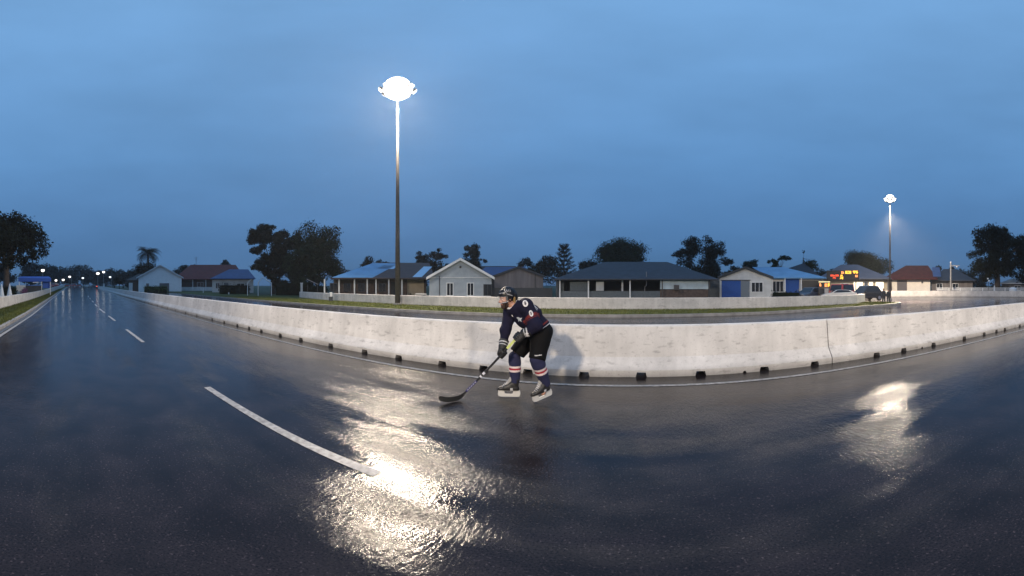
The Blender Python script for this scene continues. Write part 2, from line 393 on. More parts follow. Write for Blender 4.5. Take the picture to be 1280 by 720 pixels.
# second track behind the main barrier
med_near = lerpf([(-76, 17.0), (-43, 16.9), (-13.8, 16.8), (-7.8, 16.9), (0, 17.4), (7.6, 17.9), (17.6, 19.7), (20.5, 21.2)])
XT = [x / 1.0 for x in range(-76, 61, 2)]
sheet('back_track', XT, lambda x: bar_base(x) + .76, lambda x: med_near(x) + .3 if x < 19 else 20.0 + .3, 10, .0, M['road2'])
# the bend beyond the grass tip
bend = [(19, 20.29), (60, 20.29), (60, 60), (24, 60), (19, 40)]
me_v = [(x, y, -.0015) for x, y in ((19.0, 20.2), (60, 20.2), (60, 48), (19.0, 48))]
o = MB().add(me_v, [(0, 1, 2, 3)]).build('track_bend', wet_asphalt('bend_asphalt_glare', .075, 9.0)); kind(o)  # paler copy of the track asphalt; the pool of lamplight is in its colour
# grass median: outline ends in a rounded tip
nearpts = [(x, med_near(x)) for x in np.linspace(-76, 17.6, 48)] + [(19.6, 20.25), (20.9, 20.9), (21.6, 21.7), (21.7, 22.6), (21.2, 23.6), (20.2, 24.6), (18.5, 26.0)]
farpts = [(x, 26.0) for x in np.linspace(17, -76, 30)]
def outline_solid(name, pts, ztop, m, zbot=-.05):
    n = len(pts); V = [(x, y, H(x, y) + ztop) for x, y in pts] + [(x, y, H(x, y) + zbot) for x, y in pts]
    mb = MB().add(V, [tuple(range(n))] + [(i + n, (i + 1) % n + n, (i + 1) % n, i) for i in range(n)])
    return kind(mb.build(name, m))
def ring_strip(name, pts, w, ztop, m):
    """kerb that follows an open outline, w wide on its left side"""
    P = [Vector((x, y, 0)) for x, y in pts]; V = []; F = []
    for i, p in enumerate(P):
        d = (P[min(i + 1, len(P) - 1)] - P[max(i - 1, 0)]).normalized(); nn = Vector((d.y, -d.x, 0)) * w
        a = p + nn
        V += [(a.x, a.y, -.05), (a.x, a.y, ztop), (p.x, p.y, ztop), (p.x, p.y, -.05)]
    for i in range(len(P) - 1):
        k = i * 4
        for j in range(3): F.append((k + j, k + j + 4, k + j + 5, k + j + 1))
    return kind(np_mesh(name, V, F, m))
outline_solid('grass_median', nearpts + farpts, .12, M['grass'])
ring_strip('median_kerb', nearpts, .14, .135, M['kerb'])
# yard behind the low wall (beaten earth), and the lit forecourt behind the bend
sheet('yard', list(np.linspace(-62, 19, 40)), lambda x: 26.001, lambda x: 60, 6, .06, M['soil'])
sheet('forecourt', list(np.linspace(19.001, 90, 20)), lambda x: 48.0, lambda x: 95, 6, .02, mat('forecourt_concrete', (.16, .15, .14), .6, noise=.3, nscale=.6))

# real blades on the verges
def blades(name, areas, hgt):
    VV = []; FF = []; k = 0
    for (pts, nb, z) in areas:
        P = pts(nb); n = len(P)
        ang = rng.uniform(0, math.pi, n); w = rng.uniform(.008, .02, n); h = rng.uniform(.5, 1.3, n) * hgt
        lean = rng.normal(0, .35, (n, 2)) * h[:, None]
        a = np.stack([P[:, 0] - np.cos(ang) * w, P[:, 1] - np.sin(ang) * w, P[:, 2]], 1)
        b = np.stack([P[:, 0] + np.cos(ang) * w, P[:, 1] + np.sin(ang) * w, P[:, 2]], 1)
        c = np.stack([P[:, 0] + lean[:, 0], P[:, 1] + lean[:, 1], P[:, 2] + h], 1)
        VV.append(np.concatenate([a, b, c])); i = np.arange(n)
        FF.append(np.stack([k + i, k + n + i, k + 2 * n + i], 1)); k += 3 * n
    return kind(np_mesh(name, np.concatenate(VV), np.concatenate(FF), M['blade']), 'stuff')
def pts_left(nb):
    x = -9 - rng.random(nb) ** 1.6 * 75; u = rng.random(nb) ** 1.0
    y0 = np.array([wall_l(v) for v in x]); y1 = np.array([verge_l(v) - .40 for v in x]); y = y0 + (y1 - y0) * u
    return np.stack([x, y, np.array([H(a, b) + .08 for a, b in zip(x, y)])], 1)
def pts_med(nb):
    x = rng.uniform(-46, 19.5, nb); y0 = np.array([med_near(v) + .06 for v in x]); y = y0 + (21.9 - y0) * rng.random(nb)
    return np.stack([x, y, np.full(nb, .10)], 1)
def pts_tip(nb):
    a = rng.uniform(0, 2 * math.pi, nb); r = np.sqrt(rng.random(nb)) * 1.6
    return np.stack([19.5 + r * np.cos(a), 22.4 + r * np.sin(a), np.full(nb, .10)], 1)
blades('grass', [(pts_left, 26000, 0), (pts_med, 34000, 0), (pts_tip, 2500, 0)], .10)

# ------------------------------------------------------------------ barriers and low walls
def notched_barrier(name, label, x0, x1, notches, yf, top, m, step=1.0):
    prof = [(0, 0, 1), (0, .12, 0), (.14, .335, 0), (.20, top - .02, 0), (.215, top, 0), (.375, top, 0), (.39, top - .02, 0), (.45, .335, 0), (.59, .12, 0), (.59, 0, 1)]
    st = [(x0, 0)]
    x = x0 + step
    while x < x1 - .01: st.append((x, 0)); x += step
    st.append((x1, 0))
    ns = []
    for c, w, h in notches:
        if c - w < x0 + .05 or c + w > x1 - .05: continue
        st = [q for q in st if abs(q[0] - c) > w * .8]
        ns += [(c - w / 2 - .001, 0), (c - w / 2 + .025, h), (c + w / 2 - .025, h * .95), (c + w / 2 + .001, 0)]
    st = sorted(st + ns); V = []; F = []; K = len(prof)
    for x, h in st:
        yb = yf(x)
        for (dy, z, isb) in prof:
            y = yb + dy; V.append((x, y, H(x, y) + (h if isb else z) - (.0 if (isb and h) else (.02 if isb else 0))))
    for i in range(len(st) - 1):
        for j in range(K):
            F.append((i * K + j, i * K + (j + 1) % K, (i + 1) * K + (j + 1) % K, (i + 1) * K + j))
    mb = MB().add(V, F + [tuple(range(K - 1, -1, -1)), tuple((len(st) - 1) * K + j for j in range(K))])
    o = mb.build(name, m); return tag(o, label, 'barrier')
notch = []
seen = [-2.63, -1.78, -.78, .2, 1.23, 2.41, 3.47, 5.05, 5.9, 7.0, 8.4, 9.5, 10.3, 10.9, 12.1, 13.4, 14.4, 16.2]
for c in seen: notch.append((c, .20 if c < 6 else .19, .085))
for c in (.78 + .9, 2.95, 4.75, 6.2): notch.append((c + .35, .09, .035))
x = -3.52
for c in [-3.52, -4.6, -5.6, -6.8, -8.1, -9.2, -10.4, -11.3, -12.3, -13.6, -15.0, -17.2, -19.2, -21.5]: notch.append((c, .20, .085))
x = -23.5
while x > -130: notch.append((x, .25, .08)); x -= random.uniform(1.4, 2.6)
x = 18.2
while x < 58: notch.append((x, .2, .085)); x += random.uniform(1.0, 1.4)
# overlapping small notches removed
notch = [q for i, q in enumerate(notch) if not any(abs(q[0] - p[0]) < (q[1] + p[1]) / 2 + .04 for p in notch[:i])]
notched_barrier('concrete_barrier', 'long white concrete barrier running to the far left behind the skater', -137, 3.865, notch, bar_base, .89, M['conc'])
notched_barrier('concrete_barrier', 'white concrete barrier section right of the vertical joint, curving off to the right', 3.885, 58, notch, bar_base, .89, M['conc'])

def low_wall(name, label, pts, hgt, th, m, coping=True):
    P = [Vector((x, y, 0)) for x, y in pts]
    Q = []
    for i in range(len(P) - 1):
        k = max(1, int((P[i + 1] - P[i]).length / 2.5)); Q += [P[i].lerp(P[i + 1], j / k) for j in range(k)]
    Q.append(P[-1]); V = []; F = []
    prof = [(0, -.06), (0, hgt - .03), (.015, hgt), (th - .015, hgt), (th, hgt - .03), (th, -.06)]; K = len(prof)
    for i, p in enumerate(Q):
        d = (Q[min(i + 1, len(Q) - 1)] - Q[max(i - 1, 0)]).normalized(); nn = Vector((-d.y, d.x, 0))
        for t, z in prof:
            q = p + nn * t; V.append((q.x, q.y, H(p.x, p.y) + z))
    for i in range(len(Q) - 1):
        for j in range(K): F.append((i * K + j, i * K + (j + 1) % K, (i + 1) * K + (j + 1) % K, (i + 1) * K + j))
    mb = MB().add(V, F + [tuple(range(K - 1, -1, -1)), tuple((len(Q) - 1) * K + j for j in range(K))])
    return tag(mb.build(name, m), label, 'wall')
low_wall('low_wall', 'low white wall along the grass median in front of the houses',
         [(-35.6, 24.9), (-28, 22.6), (-17, 21.4), (-9.9, 21.35), (.1, 21.4), (8.7, 21.0), (14, 21.6), (17.6, 22.6), (19.6, 24.0), (20.2, 25.5)], .84, .18, M['concl'])
low_wall('low_wall', 'far white wall beyond the lit bend under the big right-hand tree',
         [pol(1090, 47.5), pol(1112, 48), pol(1150, 48.5), pol(1200, 48.5), pol(1250, 48), pol(1290, 46), pol(1340, 42), pol(1400, 38)], .86, .2, M['concl'])
low_wall('low_wall', 'white wall behind the grass verge at the far left of the road',
         [(x, wall_l(x)) for x in range(-113, 41, 8)], .86, .2, M['concl'])['label'] = 'white wall behind the grass verge on the left of the road'

# ------------------------------------------------------------------ floodlight masts
def mast(label, px, D, hgt, r0, r1, aims, power, head_r, n_heads, radius, spot=150, lens='lens', name='floodlight_mast', group=None, xy=None, blend=.35):
    x, y = xy if xy else pol(px, D)
    t = thing(name, label, 'floodlight', (x, y, .1), 0, group)
    MB().tube([(0, 0, 0), (0, 0, hgt * .5), (0, 0, hgt)], [r0, (r0 + r1) / 2, r1], 14).build('pole', M['polepaint'], t, smooth=True)
    MB().tube([(0, 0, -.1), (0, 0, .12)], [r0 * 1.7, r0 * 1.6], 14).build('base_plate', M['kerb'], t)
    MB().ball((0, 0, hgt + .15), (head_r * .92, head_r * .92, head_r * .88), 28, 18).build('lamp_ball', M[lens], t, smooth=True)  # oversized glowing ball added for the bloom round the floodlights
    ring = MB(); pts = [(head_r * math.cos(k * math.pi / 8), head_r * math.sin(k * math.pi / 8), hgt) for k in range(17)]
    ring.tube(pts, .05, 8)
    for k in range(4):
        a = k * math.pi / 2; ring.tube([(0, 0, hgt - .05), (head_r * math.cos(a), head_r * math.sin(a), hgt)], .04, 6)
    ring.build('head_ring', M['darksteel'], t)
    for k in range(n_heads):
        a = 2 * math.pi * k / n_heads; hx, hy = head_r * math.cos(a), head_r * math.sin(a)
        f = MB().box((0, 0, 0), (.5, .2, .42), 0).build('floodlight', M['darksteel'], t, bevel=.03)
        f.location = (hx * 1.08, hy * 1.08, hgt - .02); f.rotation_euler = (R(-38), 0, a - R(90))
        l = MB().box((0, .106, 0), (.42, .012, .34)).build('lens', M['lens'], f)
    for (ax, ay, azz, pw) in aims:
        L = bpy.data.lights.new('floodlight_beam', 'SPOT'); L.energy = power * pw; L.color = WARM
        L.shadow_soft_size = radius; L.spot_size = R(spot); L.spot_blend = blend
        o = bpy.data.objects.new('floodlight_beam', L); COL.objects.link(o); o.parent = t
        o.location = (0, 0, hgt - head_r * .75 - radius - .05)
        d = Vector((ax - x, ay - y, azz - (hgt + .1))); o.rotation_euler = d.to_track_quat('-Z', 'Y').to_euler()
    return t
G = 'floodlight masts round the track'
mast('tallest floodlight mast, rising from the grass median left of the skater', 497, 26.9, 18.7, .21, .06, [(-9, 2, 0, 1.0)], MAIN_POWER, 1.2, 8, .9, 165, 'bloomball', group=G)
mast('smaller lit floodlight mast at the right, by the lit bend and the two children', 1112.5, 38.0, 11.2, .12, .06, [(pol(1112.5, 37)[0], pol(1112.5, 37)[1], 0, 1.0)], FAR_POWER, .5, 4, .3, 176, 'lens', group=G)
def extra_beam(t, target, power, size, radius):
    L = bpy.data.lights.new('floodlight_beam', 'SPOT'); L.energy = power; L.color = WARM; L.shadow_soft_size = radius; L.spot_size = R(size); L.spot_blend = .9
    o = bpy.data.objects.new('floodlight_beam', L); COL.objects.link(o); o.parent = t; h = 9.9; o.location = (.9, .9, h)
    o.rotation_euler = (Vector(target) - (Vector(t.location) + Vector(o.location))).to_track_quat('-Z', 'Y').to_euler()
fm = [o for o in bpy.data.objects if o.get('label', '').startswith('smaller lit')][0]
extra_beam(fm, (*pol(1135, 60), 0.5), 20000, 95, .3)
extra_beam(fm, (*pol(1130, 30.5), 0.0), 52000, 74, .3)
mast('floodlight mast behind the camera that lights the front of the barrier', 0, 0, 19.0, .23, .10,
     [(-14, 2.5, 0, 1.0), (2, 5.5, 0, 1.0), (17, 3.5, 0, 1.0)], REAR_POWER * .72, 1.15, 8, 1.3, 46, group=G, xy=(-6.0, -33.0), blend=.55)
mast('added second mast behind the camera, unseen fill light further to the right', 0, 0, 19.0, .23, .10,
     [(-10, 4.0, 0, 1.0), (12, 4.5, 0, 1.0)], REAR_POWER * .42, 1.15, 8, 1.3, 52, group=G, xy=(27.0, -31.0), blend=.55)  # added mast, never seen: fill that softens the skater's shadow on the barrier

# ------------------------------------------------------------------ haze
def haze():
    o = MB().box((0, 0, 18), (560, 560, 43)).build('haze', bpy.data.materials.new('rain_haze')); kind(o, 'stuff')
    o.location = (-30, 10, 0); o.display_type = 'WIRE'
    m = o.data.materials[0]; m.use_nodes = True; nt = m.node_tree; nt.nodes.clear()
    out = nt.nodes.new('ShaderNodeOutputMaterial'); v = nt.nodes.new('ShaderNodeVolumePrincipled')
    v.inputs['Color'].default_value = (.86, .90, .95, 1); v.inputs['Density'].default_value = HAZE
    v.inputs['Anisotropy'].default_value = .35
    nt.links.new(v.outputs[0], out.inputs['Volume'])
HAZE = .0005
haze()

# ------------------------------------------------------------------ houses
def place(name, label, cat, px, D, group=None, yaw=0.0, dz=0.0):
    x, y = pol(px, D); return thing(name, label, cat, (x, y, H(x, y) + dz), -az(px) + yaw, group)
def gable_body(t, w, d, eave, ridge, m, y0=0.0, x0=0.0, name='wall'):
    """walls of a block whose gable faces the camera; front at y0, from y0 to y0+d"""
    poly = [(x0 - w / 2, -.1), (x0 + w / 2, -.1), (x0 + w / 2, eave), (x0, ridge), (x0 - w / 2, eave)]
    return MB().prism(poly, y0, y0 + d).build(name, m, t)
def gable_roof_y(t, w, d, eave, ridge, m, y0=0.0, x0=0.0, over=.35, th=.12, trim=None):
    """ridge runs away from the camera"""
    s = (ridge - eave) / (w / 2); ex = w / 2 + over; ze = eave - s * over; rf = MB()
    for sg in (-1, 1):
        a = [(x0 + sg * .001, ridge + .02), (x0 + sg * ex, ze + .02), (x0 + sg * ex, ze + .02 + th), (x0 + sg * .001, ridge + .02 + th)]
        if sg > 0: a = a[::-1]
        rf.prism(a, y0 - over, y0 + d + over)
    r = rf.build('roof', m, t)
    if trim:
        b = MB()
        for sg in (-1, 1):
            a = [(x0 + sg * .002, ridge - .1), (x0 + sg * ex, ze - .1), (x0 + sg * ex, ze + th + .05), (x0 + sg * .002, ridge + th + .05)]
            if sg > 0: a = a[::-1]
            b.prism(a, y0 - over - .05, y0 - over - .004)
        b.build('bargeboard', trim, r)
    return r
def hip_roof(t, w, d, eave, ridge, m, y0=0.0, x0=0.0, over=.5, hl=1.0, hr=1.0, th=.12, yr=None, name='roof', rl=None, rr=None):
    """ridge runs across the view; hl/hr = how far each hip leans in (0 = gable end)"""
    xl, xr = x0 - w / 2 - over, x0 + w / 2 + over; yf, yb = y0 - over, y0 + d + over; ym = yr if yr is not None else (yf + yb) / 2
    half = (yb - yf) / 2; a = xl + hl * half if rl is None else rl; b = xr - hr * half if rr is None else rr
    V = [(xl, yf, eave), (xr, yf, eave), (xr, yb, eave), (xl, yb, eave), (a, ym, ridge), (b, ym, ridge)]
    V += [(x, y, z - th) for x, y, z in V[:4]]
    Fc = [(0, 1, 5, 4), (1, 2, 5), (2, 3, 4, 5), (3, 0, 4), (6, 9, 8, 7), (0, 6, 7, 1), (1, 7, 8, 2), (2, 8, 9, 3), (3, 9, 6, 0)]
    return MB().add(V, Fc).build(name, m, t)
def box_body(t, w, d, h, m, y0=0.0, x0=0.0, name='wall', z0=-.1):
    return MB().box((x0, y0 + d / 2, (h + z0) / 2), (w, d, h - z0)).build(name, m, t)
def window(t, x, z0, w, h, y=0.0, frame=None, pane=None, bars=1, name='window'):
    f = MB(); b = .07
    for dx in (-w / 2 + b / 2, w / 2 - b / 2): f.box((x + dx, y - .035, z0 + h / 2), (b, .07, h))
    for dz in (b / 2, h - b / 2): f.box((x, y - .032, z0 + dz), (w - 2 * b, .064, b))
    for k in range(bars): f.box((x - w / 2 + w * (k + 1) / (bars + 1), y - .03, z0 + h / 2), (.045, .05, h - 2 * b))
    fo = f.build(name, frame or M['white'], t)
    MB().box((x, y - .006, z0 + h / 2), (w - 2 * b, .012, h - 2 * b)).build('pane', pane or M['glass'], fo)
    return fo
def door(t, x, w, h, m, y=0.0, z0=.0, handle=True, name='door'):
    d = MB().box((x, y - .03, z0 + h / 2), (w, .06, h)).build(name, m, t)
    if handle: MB().box((x + w * .42, y - .09, z0 + h * .48), (.05, .06, .18)).build('handle', M['steel'], d)
    return d
def posts(t, xs, h, y, m, r=.07, name='post'):
    for x in xs: MB().box((x, y, h / 2), (r * 2, r * 2, h)).build(name, m, t)

def W(D): return .0023271 * D                         # metres across one column of the panorama, D away

# 1 white gable house at the far left
t = place('gable_house', 'small white gabled house with a dark garage door beside the far end of the track', 'house', 200, 80)
u = W(80)
gable_body(t, 54 * u, 10, 3.4, 6.15, mat('lamplit_white_render', (.78, .79, .80), .8, noise=.06, nscale=1.2)); gable_roof_y(t, 54 * u, 10, 3.4, 6.15, M['brownroof'], over=.4, trim=M['white'])  # paler than the other white render: lamp light is put into its colour
door(t, 1.0, 12 * u, 2.0, M['shutter'], handle=False, name='garage_door')
window(t, -2.9, .4, .7, 1.6); box_body(t, 2.4, 6, 2.7, M['wallbrown'], 2.0, -6.3, 'side_wing')
hip_roof(t, 3.0, 6.4, 2.75, 4.3, M['brownroof'], 1.8, -6.3, .3, .8, 0, name='wing_roof')
door(t, -7.0, .9, 2.1, M['white'], 1.98)
# 2 red roofed house
t = place('red_roofed_house', 'long low house with a red tile roof behind the white gabled house', 'house', 262, 92)
box_body(t, 17, 9, 2.9, M['wallbrown'], 1.2); hip_roof(t, 18.4, 10.5, 3.15, 7.3, M['redroof'], 0, .0, .5, .75, .4)
posts(t, [-8, -4.5, -1, 2.5, 6], 3.1, .1, M['white'], .08)
MB().box((-1, .1, .5), (14, .12, 1.0)).build('porch_wall', M['wallw'], t)
window(t, -2.5, 1.0, 1.8, 1.3, 1.18); door(t, 1.2, 1.0, 2.1, M['greydoor'], 1.18); window(t, 4.5, 1.0, 1.8, 1.3, 1.18)
t2 = MB().tube([(-3.8, 5, 5.5), (-3.8, 5, 9.6)], .05, 6).tube([(-4.4, 5, 9.2), (-3.2, 5, 9.2)], .03, 5).tube([(-4.2, 5, 8.7), (-3.4, 5, 8.7)], .03, 5).build('roof_aerial', M['darksteel'], t)
# 3 small house, blue roof
t = place('blue_roofed_house', 'small white house with a deep blue sloping roof left of the broad tree', 'house', 291, 70)
u = W(70); box_body(t, 52 * u, 6, 2.75, M['wallw'], .6); hip_roof(t, 52 * u, 7, 2.95, 5.0, M['deepblueroof'], .2, 0, .4, 1.0, .35)
window(t, -3.1, .9, .9, 1.2, .58); door(t, -1.4, .9, 2.1, M['greydoor'], .58); window(t, 1.6, .9, 1.6, 1.1, .58)
# 4 long house with verandah: wing + gable block
t = place('verandah_house', 'long brown-roofed house with pale blue roof sheets, open verandah and pale blue gable wall', 'house', 474, 37)
u = W(37)
box_body(t, 122 * u, 5, 2.3, M['wallbrown'], 1.9, .1); box_body(t, 22 * u, .12, 2.3, M['wallcream'], 1.76, 48 * u, 'cream_wall', 0)
rf = hip_roof(t, 125 * u, 8.2, 2.42, 4.35, M['brownroof'], 0, 0.4, .25, 1.05, .0)
def slope_sheet(par, xa, xb, s0, s1, m, name='roof_sheet', yf=-.25, yb=4.1, e=2.42, r=4.35, xsh=0.0):
    def P(x, s, dz): return (x, yf + (yb - yf) * s, e + (r - e) * s + dz)
    mb = MB(); vs = [P(xa, s0, .03), P(xb, s0, .03), P(xb + xsh, s1, .03), P(xa + xsh, s1, .03), P(xa, s0, .005), P(xb, s0, .005), P(xb + xsh, s1, .005), P(xa + xsh, s1, .005)]
    return mb.add(vs, [(0, 1, 2, 3), (7, 6, 5, 4), (0, 4, 5, 1), (1, 5, 6, 2), (2, 6, 7, 3), (3, 7, 4, 0)]).build(name, m, par)
mb = MB(); xl = .4 - 62.5 * u - .25
def P(x, s, dz=.03): return (x, -.25 + 4.35 * s, 2.42 + 1.93 * s + dz)
for dz, rev in ((.03, False), (.006, True)):
    q = [P(xl + .1, .01, dz), P(xl + 4.5, .01, dz), P(xl + 7.6, .93, dz), P(xl + 4.45, .95, dz)]
    mb.add(q, [(3, 2, 1, 0) if rev else (0, 1, 2, 3)])
mb.build('roof_sheet', M['blueroof'], rf)
slope_sheet(rf, -.3, 1.6, .55, .80, M['panel'], xsh=.8)
slope_sheet(rf, 3.6, 4.6, .05, .72, M['panel'], xsh=1.6)
posts(t, [(q - 474) * u for q in (405, 423.5, 443, 459, 470, 486, 502.5)], 2.3, .08, M['wallw'], .07)
for q in (414, 432, 451, 478): window(t, (q - 474) * u, .9, .9, 1.0, 1.88, frame=M['darksteel'])
door(t, (494 - 474) * u, .9, 2.0, M['walldark'], 1.88)
MB().box((0, .06, .35), (118 * u, .06, .5)).build('verandah_rail', M['walldark'], t)
g = place('pale_gable_house', 'pale blue boarded gable end with two narrow barred windows', 'house', 575.5, 35.0)
u = W(35)
gable_body(g, 78 * u, 9, 2.45, 4.25, M['wallblue']); gable_roof_y(g, 78 * u, 9, 2.45, 4.25, M['brownroof'], over=.28, trim=M['white'])
for q in (562.5, 588): window(g, (q - 575.5) * u, .55, .72, 1.35, bars=1)
MB().box((0, -.02, 2.42), (76 * u, .04, .05)).build('string_course', M['white'], g)
window(g, (609.5 - 575.5) * u, .5, .85, 1.25, frame=M['walldark'])
MB().tube([((549.5 - 575.5) * u, -.06, 0), ((549.5 - 575.5) * u, -.06, 2.6)], .04, 6).build('drainpipe', M['darksteel'], g)
MB().ball((0.0, -.05, 3.5), .12).build('wall_lamp', M['darksteel'], g)
MB().box((.6, -1.2, .55), (4.8, .05, .06)).box((-1.8, -1.2, .28), (.06, .05, .55)).box((.6, -1.2, .28), (.06, .05, .55)).box((2.9, -1.2, .28), (.06, .05, .55)).build('front_rail', M['white'], g)
# yard clutter against the verandah house
t = place('table', 'white table in the yard between the verandah and the pale gable wall', 'table', 526, 33.5)
MB().box((0, 0, .78), (1.1, .7, .05)).build('tabletop', M['white'], t)
for sx in (-.5, .5):
    for sy in (-.3, .3): MB().box((sx, sy, .38), (.05, .05, .76)).build('leg', M['steel'], t)
t = place('bush', 'small dark shrub beside the white yard table', 'shrub', 511, 33.6); 
def leaf_cloud(centers, radii, n, size, seed=1, flat=.8, up=.3):
    r = np.random.default_rng(seed); C = np.array(centers, float); Rr = np.array(radii, float)
    if Rr.ndim == 1: Rr = np.repeat(Rr[:, None], 3, 1)
    wgt = (Rr.prod(1)) ** (2 / 3); k = r.choice(len(C), n, p=wgt / wgt.sum())
    d = r.normal(size=(n, 3)); d /= np.linalg.norm(d, axis=1)[:, None]
    rad = r.random(n) ** .28 * (1 + .16 * r.normal(size=n)); P = C[k] + d * rad[:, None] * Rr[k]
    nrm = d + r.normal(0, .6, (n, 3)); nrm[:, 2] += up; nrm /= np.linalg.norm(nrm, axis=1)[:, None]
    a = np.cross(nrm, r.normal(size=(n, 3))); a /= np.linalg.norm(a, axis=1)[:, None] + 1e-9; b = np.cross(nrm, a)
    s = size * r.uniform(.55, 1.4, n)[:, None]
    V = np.stack([P - a * s * .5, P + b * s * .3 + a * s * .05, P + a * s * .55, P - b * s * .3 + a * s * .05], 1).reshape(-1, 3)
    F = np.arange(4 * n).reshape(n, 4); return V, F
V, F = leaf_cloud([(0, 0, .5), (.3, .1, .35)], [.45, .4], 500, .12, 3); np_mesh('foliage', V, F, M['leaf2'], t)
MB().tube([(0, 0, 0), (0, 0, .5)], .03, 5).build('stem', M['bark'], t)
# blue roof behind and grey plank shed
t = place('blue_roofed_shed', 'low shed with a dark blue roof behind the pale gable end', 'shed', 629, 50)
box_body(t, 7.5, 5, 2.7, M['walldark'], .5); hip_roof(t, 7.5, 6, 2.9, 4.5, M['deepblueroof'], 0, 0, .3, .4, .2)
t = place('plank_shed', 'grey vertical plank shed with a shallow gable', 'shed', 648.5, 41)
u = W(41); gable_body(t, 61 * u, 7, 2.7, 3.75, M['wallgrey']); gable_roof_y(t, 61 * u, 7, 2.7, 3.75, M['walldark'], over=.2, trim=M['walldark'])
MB().box((20.5 * u, -.04, 1.5), (.08, .08, 3.0)).build('corner_post', M['walldark'], t)
t = place('board_fence', 'dark board fence in front of the grey plank shed', 'fence', 652, 36)
u = W(36); 
MB().box((0, 0, .68), (76 * u, .05, 1.36)).build('boards', M['walldark'], t)
posts(t, [-38 * u, -19 * u, 0, 19 * u, 38 * u], 1.42, .07, M['darksteel'], .04)
# dark long pavilion
t = place('dark_pavilion', 'long open-fronted pavilion under a dark slate hipped roof', 'pavilion', 795, 34.5)
u = W(34.5); X = lambda q: (q - 795) * u
hip_roof(t, 200 * u, 8.5, 2.28, 4.28, M['slate'], 0, 0, .35, 1.05, 1.05)
box_body(t, 200 * u, .15, 2.2, M['walldark'], 4.2, 0, 'rear_wall'); box_body(t, .15, 4.1, 2.2, M['walldark'], .1, -100 * u, 'side_wall')
MB().box((X(695), 1.2, 1.1), (11 * u, .1, 2.2)).build('end_wall', M['greypanel'], t)
MB().box((X(722), .6, 1.55), (24 * u, .06, .95)).build('grey_screen', M['greypanel'], t)
MB().box((X(749), .6, 1.55), (10 * u, .06, .95)).build('pale_screen', M['wallw'], t)
MB().box((X(761), .35, .52), (130 * u, .06, 1.04)).build('low_panelling', M['greypanel'], t)
MB().box((X(856.5), .30, 1.70), (62 * u, .06, .92)).build('white_cladding', mat('white_sheet', (.50, .60, .66), .6, noise=.15, nscale=1.5, wave=('X', 4, .5)), t)
MB().box((X(856.5), .30, .6), (62 * u, .06, 1.15)).build('brown_panelling', M['wallbrown'], t)
MB().box((X(846), .1, 1.42), (.5, .3, .5)).build('wall_unit', M['darksteel'], t)
posts(t, [X(698), X(735), X(787.5)], 2.2, .1, M['white'], .065); posts(t, [X(777.5)], 2.2, .9, M['white'], .09)
posts(t, [X(828), X(888.5)], 2.2, .1, M['darksteel'], .05)
MB().tube([(X(808), .2, 3.0), (X(808), .2, 1.6), (X(806), .1, 1.5), (X(806), .1, 1.0)], .03, 6).build('downpipe', M['steel'], t)
t = place('gap_wall', 'pale wall between the dark pavilion and the blue-doored house', 'wall', 893, 39)
MB().box((0, 0, 1.1), (2.6, .15, 2.2)).build('wall_panel', M['greypanel'], t); MB().box((0, 0, 2.24), (2.7, .25, .08)).build('coping', M['white'], t)
# white house with blue doors
t = place('white_house', 'white gabled house with a blue roller door and light blue side roof', 'house', 932, 38)
u = W(38); X = lambda q: (q - 932) * u
gable_body(t, 65 * u, 8, 2.5, 3.55, M['wallw']); gable_roof_y(t, 65 * u, 8, 2.5, 3.55, M['slate'], over=.2, trim=M['walldark'])
door(t, X(914), 24 * u, 2.15, M['bluedoor'], handle=False, name='roller_door'); door(t, X(931.5), 11 * u, 2.12, M['greydoor'])
MB().box((X(919.5), -.05, 2.2), (37 * u, .12, .08)).build('door_lintel', M['walldark'], t)
window(t, X(946.5), .85, 15 * u, 1.15, bars=2)
MB().box((X(908), -.1, 2.95), (1.1, .16, .14)).build('wall_unit', M['walldark'], t)
s = box_body(t, 69 * u, .15, 2.3, M['wallw'], .9, X(998.5), 'side_wall')
window(t, X(973.5), .85, 15 * u, 1.3, .88, bars=2); door(t, X(992), 18 * u, 2.3, M['bluedoor'], .88, handle=True)
hip_roof(t, 69 * u, 8, 2.52, 3.9, M['blueroof'], .6, X(999), .25, 0, 1.0, name='side_roof', rl=X(941), rr=X(986))
posts(t, [X(966), X(982), X(1003)], 2.4, .45, M['white'], .06)
MB().box((X(1018), .80, 1.35), (28 * u, .05, 1.7)).build('carport_shade_panel', M['black'], t)  # black panel on the wall, painting the shade inside the open bay
MB().box((X(1018), .70, .98), (28 * u, .06, .09)).build('carport_rail', M['white'], t)
# long grey house behind the scoreboard
t = place('lit_forecourt_house', 'long grey-roofed house with brightly lit doorways behind the parked cars', 'house', 1068, 56)
u = W(56); X = lambda q: (q - 1068) * u
box_body(t, 84 * u, 7, 2.6, M['wallcream'], .8); hip_roof(t, 86 * u, 9, 2.75, 5.3, M['greyroof'], 0, 0, .5, .75, 1.1)
for q, w in ((1073, 12), (1089, 5), (1100, 10)): 
    MB().box((X(q), .76, 1.15), (w * u, .06, 2.1)).build('lit_doorway', M['litwall'], t)
window(t, X(1056), 1.0, 1.4, 1.0, .78); window(t, X(1083), .8, .6, 1.4, .78)
